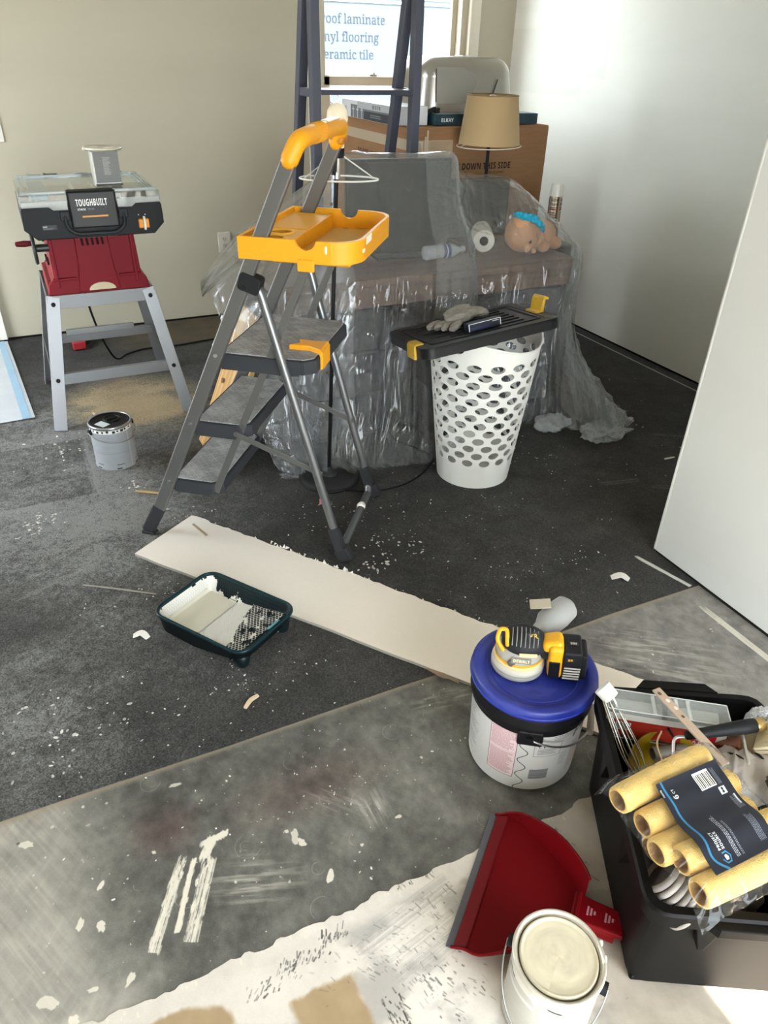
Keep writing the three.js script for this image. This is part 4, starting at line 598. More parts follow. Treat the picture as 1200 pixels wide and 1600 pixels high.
{
  const t = thing('shaded_lamp', 'black floor lamp with tan drum shade before the cardboard box', 'lamp', [2.29, 0, -3.535]);
  put(t, 'base', lathe([[0, 0], [0.10, 0], [0.105, 0.008], [0.095, 0.018], [0.02, 0.03], [0, 0.03]], 44), blackPl);
  put(t, 'pole', cyl(0.009, 0.009, 1.2, [0, 0.62, 0]), blackPl);
  const sh = put(t, 'lamp_shade', lathe([[0.158, 1.152], [0.128, 1.372], [0.126, 1.372], [0.156, 1.152], [0.158, 1.152]], 64), phys('#c9ad82', { roughness: 0.9, transmission: 0.25, thickness: 0, side: THREE.DoubleSide }));
  put(sh, 'shade_ring', ring(0.128, 0.003, [0, 1.372, 0], [PI / 2, 0, 0]), std('#8a7450', 0.7));
  put(t, 'wire_ring', [ring(0.166, 0.0026, [0.0, 1.144, 0.0], [PI / 2, 0.03, 0]), bar([-0.166, 1.144, 0], [0, 1.19, 0], 0.004, 0.004), bar([0.166, 1.144, 0], [0, 1.19, 0], 0.004, 0.004)], std('#dcd8cc', 0.4));
  put(t, 'socket', [cyl(0.017, 0.02, 0.07, [0, 1.23, 0]), cyl(0.026, 0.02, 0.03, [0, 1.275, 0])], blackPl);
  put(t, 'bulb', lathe([[0, 0.1], [0.02, 0.095], [0.03, 0.07], [0.027, 0.045], [0.013, 0.015], [0.012, 0]], 24, [0, 1.275, 0]), std('#e9e4d6', 0.3));
}
{
  const t = thing('bare_lamp', 'black floor lamp with bare bulb and white wire ring behind the stepladder', 'lamp', [0.965, 0, -2.5]);
  const top = [0.05, 1.2, 0];
  put(t, 'base', [lathe([[0, 0], [0.122, 0], [0.126, 0.006], [0.122, 0.016], [0.105, 0.022], [0.03, 0.026], [0, 0.026]], 56), lathe([[0.034, 0.025], [0.03, 0.036], [0.014, 0.042], [0.012, 0.06], [0, 0.06]], 30)], std('#2f2f31', 0.45));
  put(t, 'base_rim', ring(0.124, 0.006, [0, 0.007, 0], [PI / 2, 0, 0]), blackPl);
  put(t, 'pole', bar([0, 0.03, 0], [top[0], 1.19, 0], 0.0165, 0.0165, [0, 0, 1], 0.008), std('#141415', 0.35));
  const s = put(t, 'socket', [cyl(0.012, 0.014, 0.02, [top[0], 1.185, 0]), cyl(0.017, 0.012, 0.055, [top[0] + 0.004, 1.215, 0])], std('#b5b3ae', 0.25, 0.8));
  put(s, 'switch_housing', [box(0.014, 0.055, 0.03, [top[0] - 0.012, 1.215, 0.005], [0, 0, -0.12], 0.004)], blackPl);
  put(s, 'socket_collar', cyl(0.026, 0.024, 0.03, [top[0] + 0.003, 1.255, 0]), std('#19191a', 0.6));
  put(t, 'bulb', lathe([[0, 0.135], [0.02, 0.13], [0.033, 0.112], [0.036, 0.088], [0.03, 0.062], [0.024, 0.04], [0.022, 0]], 30, [top[0] + 0.006, 1.268, 0]), std('#eadfc6', 0.3));
  put(t, 'wire_ring', [ring(0.135, 0.0028, [top[0] + 0.01, 1.175, 0], [PI / 2 - 0.06, -0.03, 0], 56), bar([top[0] - 0.12, 1.178, 0.0], [top[0] - 0.02, 1.243, 0], 0.004, 0.004), bar([top[0] + 0.14, 1.172, 0.0], [top[0] + 0.028, 1.243, 0], 0.004, 0.004)], std('#d9d9d4', 0.35));
  put(t, 'pull_chain', [bar([top[0] - 0.03, 1.235, 0.03], [top[0] - 0.032, 1.105, 0.03], 0.0022, 0.0022), ball(0.0055, [top[0] - 0.032, 1.10, 0.03])], std('#77767a', 0.35, 0.7));
  put(t, 'power_cord', hose([[0.0, 0.012, 0.11], [0.10, 0.006, 0.17], [0.26, 0.005, 0.18], [0.42, 0.005, 0.10], [0.50, 0.005, 0.0], [0.47, 0.005, -0.1], [0.42, 0.005, -0.22], [0.5, 0.005, -0.5]], 0.0035, 70), std('#161617', 0.5));
}
// ---------------------------------------------------------------- desk and what stands on it under the sheet
const deskX0 = 0.86, deskX1 = 2.36, deskZ0 = -3.38, deskZ1 = -2.78, deskH = 0.74;
{
  const t = thing('desk', 'dark desk with brown wooden top standing under the clear plastic sheet', 'desk', [(deskX0 + deskX1) / 2, 0, (deskZ0 + deskZ1) / 2]);
  const w = deskX1 - deskX0, d = deskZ1 - deskZ0, brown = std('#ffffff', 0.5, 0, { map: woodTex([112, 84, 66], [78, 56, 44], 512, 128, 160, 8, 701) }), dk = std('#26262a', 0.55);
  put(t, 'desk_top', box(w, 0.035, d, [0, deskH - 0.0175, 0], null, 0.005), brown);
  put(t, 'front_apron', box(w - 0.04, 0.085, 0.02, [0, deskH - 0.078, d / 2 - 0.02], null, 0.003), brown);
  for (const s of [-1, 1]) {
    const c = put(t, 'pedestal', box(0.5, 0.615, d - 0.06, [s * (w / 2 - 0.28), 0.3095, -0.01], null, 0.004), dk);
    for (let k = 0; k < 3; k++) { put(c, 'drawer', box(0.46, 0.185, 0.018, [s * (w / 2 - 0.28), 0.12 + k * 0.197, d / 2 - 0.036], null, 0.004), std('#2c2c31', 0.45)); put(c, 'drawer_pull', box(0.12, 0.012, 0.016, [s * (w / 2 - 0.28), 0.15 + k * 0.197, d / 2 - 0.024], null, 0.004), std('#4b4b4e', 0.4, 0.6)); }
  }
  put(t, 'modesty_panel', box(w - 0.1, 0.5, 0.018, [0, 0.45, -d / 2 + 0.08], null, 0.003), dk);
}
function screen(label, x, z, w, h, turn) {
  const t = thing('flat_screen', label, 'screen', [x, deskH, z], turn);
  put(t, 'bezel', box(w, h - 0.02, 0.03, [0, 0.02 + (h - 0.02) / 2, 0], null, 0.006), std('#1a1b1c', 0.4));
  put(t, 'display', box(w - 0.03, h - 0.06, 0.003, [0, 0.026 + (h - 0.02) / 2, 0.0155], null, 0.001), std('#232627', 0.25));
  put(t, 'stand', [box(0.22, 0.012, 0.14, [0, 0.0065, 0], null, 0.004), box(0.05, 0.1, 0.02, [0, 0.05, -0.02], null, 0.003)], std('#1a1b1c', 0.4));
}
screen('large dark flat screen on the desk under the peak of the plastic sheet', 1.555, -3.10, 0.49, 0.415, -0.14);
screen('smaller dark flat screen on the desk behind the blue-haired doll', 2.08, -3.295, 0.38, 0.29, -0.05);
{
  const t = thing('plastic_bottle', 'clear bottle with blue label lying on the desk under plastic', 'bottle', [1.74, deskH + 0.034, -2.99], 0.05);
  put(t, 'bottle', lathe([[0, -0.1], [0.028, -0.1], [0.032, -0.09], [0.03, -0.03], [0.032, 0.0], [0.032, 0.045], [0.014, 0.085], [0.0125, 0.1], [0, 0.1]], 28, [0, 0, 0], [0, 0, -PI / 2]), phys('#e7e9ea', { roughness: 0.2, transmission: 0.5, thickness: 0 }));
  put(t, 'label', lathe([[0.0325, -0.01], [0.0325, 0.028]], 28, [0, 0, 0], [0, 0, -PI / 2]), std('#1d2f6b', 0.4)); put(t, 'label_band', lathe([[0.033, 0.006], [0.033, 0.011]], 28, [0, 0, 0], [0, 0, -PI / 2]), std('#e9eaee', 0.4));
  put(t, 'cap', cyl(0.0145, 0.0145, 0.016, [0.108, 0, 0], [0, 0, PI / 2], 20), std('#d6d8da', 0.5));
}
{
  const t = thing('paper_roll', 'white paper roll lying on the desk beside the blue-haired doll', 'paper roll', [2.04, deskH + 0.052, -3.13], -0.5);
  put(t, 'roll', lathe([[0.021, -0.11], [0.05, -0.11], [0.051, -0.105], [0.051, 0.105], [0.05, 0.11], [0.021, 0.11]], 36, null, [PI / 2, 0, 0]), std('#d9d4c8', 0.9)); put(t, 'core', lathe([[0.021, 0.11], [0.021, -0.11]], 30, null, [PI / 2, 0, 0]), std('#4a3b2f', 0.9, 0, { side: THREE.DoubleSide }));
}
{
  const t = thing('doll', 'tan toy doll with bright blue hair slumped on the desk under plastic', 'doll', [2.18, deskH + 0.012, -2.965], 0.0);
  const skin = std('#c99670', 0.55);
  const head = ball(0.085, [-0.045, 0.085, 0.03], [1.0, 0.98, 0.95], 32), body = ball(0.078, [0.075, 0.068, 0.0], [1.1, 0.85, 0.8], 32);
  put(t, 'body', [head, body, ball(0.045, [0.02, 0.06, 0.04], [1.2, 1, 1], 20), ball(0.03, [0.13, 0.035, 0.05], [1, 1, 1.5], 18), ball(0.028, [0.05, 0.03, 0.07], [1, 1, 1.4], 18)], skin);
  put(t, 'ear', [ball(0.021, [-0.062, 0.035, 0.10], [0.75, 1, 0.45], 18), ring(0.012, 0.005, [-0.064, 0.035, 0.109], null, 18)], std('#d3a684', 0.55));
  put(t, 'nose', ball(0.012, [-0.03, 0.022, 0.112], null, 14), skin);
  put(t, 'eye', [ball(0.008, [-0.052, 0.062, 0.108], null, 12)], std('#2a2320', 0.3)); put(t, 'mouth', box(0.02, 0.004, 0.004, [-0.04, 0.006, 0.105], [0, 0, 0.2], 0.001), std('#7c4636', 0.6));
  const hair = []; for (let k = 0; k < 90; k++) { const u = k / 90, a = V(-0.085 + 0.14 * u + rr(-0.012, 0.012), 0.165 - 0.085 * u * u + rr(-0.006, 0.01), 0.03 + 0.055 * Math.sin(u * PI) + rr(-0.015, 0.02)); hair.push(ball(rr(0.008, 0.014), [a.x, a.y, a.z], [1, rr(0.7, 1.3), 1], 8)); }
  const hr = put(t, 'hair', hair, std('#1fa3c4', 0.7)); hr.userData.kind = 'stuff';
}
{
  const t = thing('spray_can', 'tall spray can with white cap standing behind the plastic sheet by the right wall', 'spray can', [2.462, deskH, -3.14]);
  const c = canvas(512, 512), x = c.getContext('2d'); x.fillStyle = '#a99a86'; x.fillRect(0, 0, 512, 512); for (let k = 0; k < 512; k += 128) { x.fillStyle = '#d8cfc0'; x.fillRect(k + 34, 0, 30, 512); x.fillStyle = '#5c4d41'; x.fillRect(k + 92, 0, 26, 512); x.fillStyle = '#1c1716'; x.font = 'bold 44px sans-serif'; x.fillText('GUM', k + 12, 60); x.fillText('foam', k + 8, 104); x.fillRect(k + 6, 124, 104, 8); x.fillStyle = '#7e2130'; x.fillRect(k + 8, 140, 100, 14); lines(x, k + 24, 180, 80, 180, 8, '#3a302b'); x.fillStyle = '#1c1716'; x.beginPath(); x.moveTo(k + 40, 440); x.lineTo(k + 110, 430); x.lineTo(k + 90, 512); x.lineTo(k + 40, 512); x.fill(); }
  put(t, 'can', lathe([[0.032, 0], [0.0335, 0.004], [0.0335, 0.205], [0.030, 0.214], [0.028, 0.216]], 40), std('#ffffff', 0.3, 0.35, { map: ctex(c) }));
  put(t, 'cap', lathe([[0.0315, 0.214], [0.0325, 0.222], [0.030, 0.268], [0.026, 0.272], [0, 0.272]], 36), std('#dcdcd6', 0.4));
}
{
  const t = thing('side_cabinet', 'narrow dark cabinet hidden behind the plastic sheet under the spray can', 'cabinet', [2.445, 0, -3.2]);
  put(t, 'carcass', box(0.15, deskH - 0.02, 0.34, [0, (deskH - 0.02) / 2, 0], null, 0.004), std('#232326', 0.55)); put(t, 'top', box(0.16, 0.018, 0.35, [0, deskH - 0.0095, 0], null, 0.004), std('#2a2421', 0.5));
  put(t, 'door', box(0.135, deskH - 0.08, 0.012, [0, deskH / 2 - 0.01, 0.172], null, 0.003), std('#29292d', 0.5));
}
// wooden board leaning against the end of the desk
{
  const t = thing('wooden_board', 'pale pine board leaning against the desk behind the stepladder', 'board', [0.52, 0, -3.08]);
  const m = std('#ffffff', 0.65, 0, { map: woodTex([214, 178, 118], [170, 126, 72], 256, 512, 10, 240, 731) });
  const g = box(0.02, 0.66, 0.34, [0, 0, 0], null, 0.002); uvPlane(g, 2, 1, -0.2, -0.4, 0.4, 0.8);
  put(t, 'board', move(g, [0.16, 0.30, 0.17], [0, 0, -0.40]), m);
  put(t, 'knot', move(cyl(0.012, 0.012, 0.002, [-0.0105, 0, 0], [0, 0, PI / 2], 16), [0.152, 0.30, 0.08], [0, 0, -0.40]), std('#7c5432', 0.7));
}
// ---------------------------------------------------------------- clear plastic sheet draped over the desk: guide lines run from behind the screens over them and down to the hem
{
  const G = [
    [[0.74, 0.50, -3.60], [0.69, 0.64, -3.36], [0.68, 0.665, -3.22], [0.69, 0.58, -3.08], [0.71, 0.45, -2.94], [0.73, 0.28, -2.80], [0.755, 0.12, -2.66], [0.77, 0.004, -2.555]],
    [[0.92, 0.62, -3.62], [0.88, 0.82, -3.40], [0.87, 0.83, -3.16], [0.86, 0.78, -2.96], [0.85, 0.70, -2.76], [0.85, 0.45, -2.68], [0.86, 0.20, -2.60], [0.87, 0.006, -2.56]],
    [[1.12, 0.70, -3.62], [1.09, 0.96, -3.34], [1.09, 0.99, -3.12], [1.07, 0.90, -2.94], [1.05, 0.765, -2.76], [1.02, 0.50, -2.69], [1.00, 0.22, -2.58], [0.98, 0.02, -2.52]],
    [[1.30, 0.72, -3.58], [1.31, 1.08, -3.24], [1.31, 1.168, -3.125], [1.29, 1.00, -2.98], [1.27, 0.775, -2.77], [1.23, 0.50, -2.68], [1.18, 0.22, -2.56], [1.13, 0.006, -2.49]],
    [[1.44, 0.72, -3.58], [1.44, 1.09, -3.22], [1.44, 1.173, -3.10], [1.42, 1.00, -2.97], [1.39, 0.775, -2.76], [1.36, 0.50, -2.67], [1.32, 0.20, -2.55], [1.28, 0.008, -2.47]],
    [[1.62, 0.72, -3.58], [1.62, 1.09, -3.19], [1.62, 1.172, -3.075], [1.58, 1.00, -2.94], [1.53, 0.78, -2.74], [1.49, 0.50, -2.65], [1.45, 0.20, -2.53], [1.42, 0.008, -2.45]],
    [[1.79, 0.74, -3.58], [1.795, 1.10, -3.16], [1.80, 1.172, -3.055], [1.755, 1.01, -2.93], [1.70, 0.80, -2.72], [1.63, 0.52, -2.62], [1.58, 0.22, -2.51], [1.55, 0.008, -2.43]],
    [[1.90, 0.74, -3.60], [1.89, 1.03, -3.32], [1.87, 1.10, -3.16], [1.84, 0.93, -3.02], [1.79, 0.775, -2.78], [1.76, 0.50, -2.69], [1.74, 0.22, -2.60], [1.72, 0.01, -2.53]],
    [[2.02, 0.74, -3.60], [2.02, 1.0, -3.36], [2.01, 1.052, -3.24], [1.99, 0.90, -3.06], [1.95, 0.775, -2.76], [1.93, 0.48, -2.69], [1.92, 0.22, -2.63], [1.91, 0.02, -2.58]],
    [[2.16, 0.74, -3.60], [2.17, 0.98, -3.38], [2.18, 1.046, -3.25], [2.16, 0.955, -3.02], [2.11, 0.80, -2.78], [2.09, 0.48, -2.70], [2.07, 0.24, -2.64], [2.05, 0.02, -2.58]],
    [[2.28, 0.72, -3.60], [2.28, 0.98, -3.38], [2.28, 1.010, -3.25], [2.27, 0.935, -2.99], [2.24, 0.80, -2.78], [2.21, 0.48, -2.69], [2.18, 0.22, -2.60], [2.17, 0.02, -2.52]],
    [[2.335, 0.70, -3.55], [2.355, 0.84, -3.36], [2.365, 0.87, -3.20], [2.355, 0.84, -2.98], [2.325, 0.775, -2.76], [2.285, 0.48, -2.68], [2.270, 0.20, -2.52], [2.260, 0.03, -2.36]],
    [[2.350, 0.64, -3.50], [2.350, 0.75, -3.34], [2.345, 0.762, -3.15], [2.345, 0.760, -2.93], [2.350, 0.735, -2.80], [2.320, 0.46, -2.76], [2.370, 0.20, -2.60], [2.350, 0.05, -2.31]],
    [[2.360, 0.46, -3.45], [2.355, 0.60, -3.30], [2.355, 0.64, -3.10], [2.355, 0.62, -2.96], [2.355, 0.56, -2.86], [2.350, 0.32, -2.79], [2.405, 0.12, -2.62], [2.420, 0.02, -2.33]],
    [[2.360, 0.30, -3.40], [2.360, 0.42, -3.25], [2.360, 0.46, -3.06], [2.360, 0.42, -2.96], [2.360, 0.34, -2.89], [2.380, 0.18, -2.80], [2.500, 0.06, -2.66], [2.500, 0.01, -2.46]],
  ];
  const cr = (a, b, c, d, t) => 0.5 * (2 * b + (c - a) * t + (2 * a - 5 * b + 4 * c - d) * t * t + (3 * b - a - 3 * c + d) * t * t * t);
  const cl = (i, k) => Math.min(k - 1, Math.max(0, i));
  const NS = G.length, NP = 8, mk = (u0, u1, v0, v1, mx, mz, seedN, off) => {
    const at = (s, v) => { const a = Math.min(NS - 2, Math.floor(s)), b = Math.min(NP - 2, Math.floor(v)), u = s - a, w = v - b; return [0, 1, 2].map((c) => cr(...[-1, 0, 1, 2].map((e) => cr(...[-1, 0, 1, 2].map((d) => G[cl(a + d, NS)][cl(b + e, NP)][c]), u)), w)); };
    const pos = [], uv = [], idx = [];
    for (let j = 0; j <= mz; j++) for (let i = 0; i <= mx; i++) {
      const s = u0 + (u1 - u0) * i / mx, v = v0 + (v1 - v0) * j / mz, P = at(s, v);
      const du = at(Math.min(NS - 1, s + 0.05), v).map((q, c) => q - at(Math.max(0, s - 0.05), v)[c]), dv = at(s, Math.min(NP - 1, v + 0.05)).map((q, c) => q - at(s, Math.max(0, v - 0.05))[c]);
      const N = V(...dv).cross(V(...du)).normalize();
      const hem = sm(4, 7, v), tense = sm(2.1, 3.4, v) * (1 - hem), right = sm(10, 12.5, s);
      // long pleats that run down the guides, finer wrinkles across, crumpling where it meets the floor
      let w = (0.008 * tense + 0.034 * hem) * (2 * Math.abs(2 * vnoise(s * 1.7 + 0.12 * v + seedN, v * 0.16, 871) - 1) - 0.8) + (0.006 * tense + 0.014 * hem) * (2 * vnoise(s * 5.3 + 0.5 * v, v * 0.3 + seedN, 881) - 1) + 0.004 * sm(2.2, 3, v) * (2 * fbm(s * 7, v * 5 + seedN, 891, 3) - 1);
      w += (0.012 * tense + 0.016 * hem + 0.004 * sm(2.0, 2.6, v)) * Math.pow(1 - Math.abs(2 * vnoise(s * 3.1 + 0.9 * v + seedN, v * 0.7 + 0.3 * s, 877) - 1), 7) + 0.010 * (tense + hem) * Math.pow(1 - Math.abs(2 * vnoise(s * 4.3 - 1.1 * v, v * 0.9 + seedN, 879) - 1), 8);
      w *= 1 - 0.6 * right * sm(6.2, 5.4, v);
      w += right * sm(5.2, 6.6, v) * 0.05 * (2 * fbm(s * 3.2 + seedN, v * 2.4, 897, 3) - 1) + 0.03 * sm(6.1, 7, v) * (2 * fbm(s * 5 + seedN, v * 4, 899, 2) - 1);
      if (v > 2.6 && v < 4.3) w = Math.max(w, -0.002);
      const y = Math.max(0.004 + 0.008 * vnoise(s * 9, v * 9, 3), P[1] + N.y * w + off * 0.4 * hem);
      pos.push(P[0] + N.x * w + off * N.x, y, P[2] + N.z * w + off * N.z); uv.push(s * 0.16, v * 0.22);
      if (i < mx && j < mz) { const k = j * (mx + 1) + i; idx.push(k, k + mx + 1, k + 1, k + 1, k + mx + 1, k + mx + 2); }
    }
    const g = new THREE.BufferGeometry(); g.setAttribute('position', new THREE.Float32BufferAttribute(pos, 3)); g.setAttribute('uv', new THREE.Float32BufferAttribute(uv, 2)); g.setIndex(idx); g.computeVertexNormals(); return g;
  };
  const crink = gray(512, 512, (i, j) => { const r = (s, f, rot) => { const c = Math.cos(rot), d = Math.sin(rot), x = (i * c + j * d) / f, y = (j * c - i * d) / (f * 3); return 1 - Math.abs(2 * fbm(x, y, s, 2) - 1); }; return 0.45 * Math.pow(r(811, 60, 0.5), 6) + 0.45 * Math.pow(r(821, 40, 1.9), 7); }, 1);
  const sheet = put(scene, 'plastic_sheet', [mk(0, NS - 1, 0, NP - 1, 260, 150, 0, 0), mk(10.6, 13.4, 3.6, 6.98, 60, 70, 40, 0.006), mk(11.2, 13.6, 3.2, 6.9, 50, 70, 60, 0.012), mk(0.3, 2.6, 1.6, 6.6, 50, 70, 100, 0.016), mk(5.2, 6.9, 2.1, 6.3, 40, 60, 80, 0.006)], phys('#eef0f1', { roughness: 0.16, transmission: 0.925, thickness: 0, ior: 1.5, bumpMap: crink, bumpScale: 0.012, side: THREE.DoubleSide }));
  tag(sheet, 'clear crumpled plastic dust sheet draped over the desk down to the carpet', 'plastic sheet');
  // gathered end of the sheet bunched on the carpet
  const bunch = (cx, cz, rx, ry, rz, s) => { const g = new THREE.IcosahedronGeometry(1, 24), p = g.attributes.position; for (let i = 0; i < p.count; i++) { const v = V(p.getX(i), p.getY(i), p.getZ(i)), f = 1 + 0.55 * (fbm(v.x * 2.2 + s, v.y * 2.2 + v.z * 3, s, 3) - 0.5) - 0.28 * Math.abs(2 * vnoise(v.x * 3 + v.z * 2, v.y * 3 - v.z, s + 7) - 1); p.setXYZ(i, cx + v.x * rx * f, Math.max(0.004, ry * 0.8 + v.y * ry * f), cz + v.z * rz * f); } return mergeVertices(g.deleteAttribute('normal').deleteAttribute('uv')); };
  const bg = [bunch(2.30, -2.34, 0.11, 0.05, 0.085, 5), bunch(2.14, -2.52, 0.10, 0.045, 0.06, 15)].map((g) => { g.computeVertexNormals(); g.setAttribute('uv', new THREE.BufferAttribute(new Float32Array(g.attributes.position.count * 2), 2)); return g; });
  put(sheet, 'gathered_hem', [...bg, slab([[2.36, -2.36], [2.42, -2.40], [2.50, -2.335], [2.40, -2.31]], 0.004, 0.002, 0.014)], phys('#eef0f1', { roughness: 0.22, transmission: 0.8, thickness: 0, ior: 1.5, bumpMap: crink, bumpScale: 0.010, side: THREE.DoubleSide }));
}
// ---------------------------------------------------------------- laundry basket with oval holes
{
  const t = thing('laundry_basket', 'tall white plastic laundry basket with oval holes before the covered desk', 'laundry basket', [1.568, 0, -2.318]);
  const rad = (y) => 0.155 + 0.066 * y / 0.6, TH = 157 * PI / 180, rim = (a) => 0.628 + 0.026 * Math.cos(2 * (a - TH) + 0.12);
  const P = (a, y, o) => { const r = rad(y) + o; return [r * Math.cos(a), y, r * Math.sin(a)]; };
  const pos = [], idx = []; const vert = (a, y, o) => { pos.push(...P(a, y, o)); return pos.length / 3 - 1; };
  const quad = (a, b, c, d) => idx.push(a, b, c, a, c, d);
  // one patch a0..a1 x y0(a)..y1(a) with an elliptic hole (or none), as outer and inner skin and the wall of the hole
  const T = 0.0032;
  const patch = (a0, a1, lo, hi, hole) => {
    const n = 28, out = [], inn = [], ho = [], hi_ = [];
    for (let k = 0; k < n; k++) {
      const f = k / n * 4, e = Math.floor(f), g = f - e; let u, v; if (e === 0) { u = g; v = 0; } else if (e === 1) { u = 1; v = g; } else if (e === 2) { u = 1 - g; v = 1; } else { u = 0; v = 1 - g; }
      const a = a0 + (a1 - a0) * u, y = lo(a) + (hi(a) - lo(a)) * v; out.push(vert(a, y, 0)); inn.push(vert(a, y, -T));
      if (hole) { const ang = Math.atan2((v - 0.5) * 2, (u - 0.5) * 2), ca = hole.a + Math.cos(ang) * hole.ra, cy = hole.y + Math.sin(ang) * hole.ry; ho.push(vert(ca, cy, 0.0006)); hi_.push(vert(ca, cy, -T)); }
    }
    for (let k = 0; k < n; k++) { const l = (k + 1) % n; if (hole) { quad(out[k], ho[k], ho[l], out[l]); quad(inn[k], inn[l], hi_[l], hi_[k]); quad(ho[k], hi_[k], hi_[l], ho[l]); } }
    if (!hole) { quad(out[0], out[21], out[14], out[7]); quad(inn[0], inn[7], inn[14], inn[21]); }
  };
  const C = 15, da = 2 * PI / C, rows = 13, y0 = 0.106, ph = 0.0355;
  for (let r = 0; r < rows; r++) for (let c = 0; c < C; c++) { const a0 = (c + (r % 2) * 0.5) * da, y = y0 + r * ph; patch(a0, a0 + da, () => y, () => y + ph, { a: a0 + da / 2, y: y + ph / 2, ra: da * 0.315, ry: ph * 0.435 }); }
  const yt = y0 + rows * ph, K = 144, hk = 10;
  const inHandle = (a) => [TH, TH + PI].some((q) => Math.abs(Math.atan2(Math.sin(a - q), Math.cos(a - q))) < 0.30);
  for (let k = 0; k < K; k++) { const a = TH - 0.30 + k * 2 * PI / K, b = a + 2 * PI / K; patch(a, b, () => 0.0, () => y0, null); if (!inHandle((a + b) / 2)) patch(a, b, () => yt, rim, null); }
  for (const q of [TH, TH + PI]) patch(q - 0.30, q + 0.30, () => yt, rim, { a: q, y: 0.612, ra: 0.235, ry: 0.0155 });
  const g = new THREE.BufferGeometry(); g.setAttribute('position', new THREE.Float32BufferAttribute(pos, 3)); g.setIndex(idx);
  const flat = g.toNonIndexed(); flat.computeVertexNormals();
  const white = std('#dbdad4', 0.42, 0, { side: THREE.DoubleSide });
  put(t, 'basket_wall', toCreasedNormals(mergeVertices(flat.deleteAttribute('normal'), 1e-5), 0.6), white);
  const rimPts = []; for (let k = 0; k < 96; k++) { const a = k / 96 * 2 * PI; rimPts.push(V(...P(a, rim(a), -0.0015))); }
  put(t, 'rim', new THREE.TubeGeometry(new THREE.CatmullRomCurve3(rimPts, true), 192, 0.0042, 10, true), white);
  put(t, 'base', lathe([[0, 0.004], [0.147, 0.004], [0.1545, 0.0], [0.156, 0.006], [0.1545, 0.012], [0, 0.008]], 72), white);
}
// ---------------------------------------------------------------- tote lid resting askew on the basket
const lidG = thing('tote_lid', 'black storage tote lid with two yellow latches balanced on the laundry basket', 'lid', [1.466, 0.680, -2.272]);
{
  const t = lidG; t.rotation.set(-0.152, -0.114, 0.135, 'YXZ');
  const blk = std('#1a1a1b', 0.32), w = 0.545, d = 0.385;
  put(t, 'lid_panel', [ext(rrect(w - 0.02, d - 0.02, 0.04), 0.008, 0.003, [0, -0.012, 0], [-PI / 2, 0, 0])], blk);
  const frame = (a, b, ra, c, e, rb2, h, y) => { const s = rrect(a, b, ra), p = new THREE.Path(rrect(c, e, rb2).getPoints(8)); s.holes.push(p); return ext(s, h, 0.002, [0, y, 0], [-PI / 2, 0, 0]); };
  put(t, 'border', [frame(w, d, 0.045, w - 0.07, d - 0.07, 0.03, 0.006, -0.006), frame(w, d, 0.045, w - 0.012, d - 0.012, 0.04, 0.034, -0.036), frame(w - 0.10, d - 0.10, 0.02, w - 0.112, d - 0.112, 0.018, 0.004, -0.003)], blk);
  for (let k = 0; k < 6; k++) put(t, 'rib', box(k % 2 ? 0.30 : 0.36, 0.008, 0.011, [k % 2 ? 0.02 : -0.01, 0.0, -0.1 + k * 0.04], null, 0.003), blk);
  for (const s of [-1, 1]) put(t, 'end_rib', box(0.012, 0.007, 0.2, [s * 0.222, 0, 0], null, 0.003), blk);
  const yel = std('#b8931a', 0.4);
  put(t, 'latch', [box(0.012, 0.05, 0.075, [-w / 2 - 0.006, -0.022, 0.085], [0, 0, -0.1], 0.004), box(0.035, 0.01, 0.075, [-w / 2 + 0.012, 0.003, 0.085], null, 0.004)], yel);
  put(t, 'latch', [box(0.012, 0.052, 0.085, [w / 2 - 0.002, 0.026, 0.03], [0, 0, -0.3], 0.004), box(0.035, 0.01, 0.085, [w / 2 - 0.018, 0.003, 0.03], null, 0.004), box(0.02, 0.01, 0.085, [w / 2 + 0.014, 0.050, 0.03], [0, 0, -0.5], 0.004)], yel);
}
const onLid = (o, p, yaw) => { lidG.updateMatrix(); o.position.copy(V(...p).applyMatrix4(lidG.matrix)); o.quaternion.copy(lidG.quaternion).multiply(new THREE.Quaternion().setFromAxisAngle(V(0, 1, 0), yaw)); };
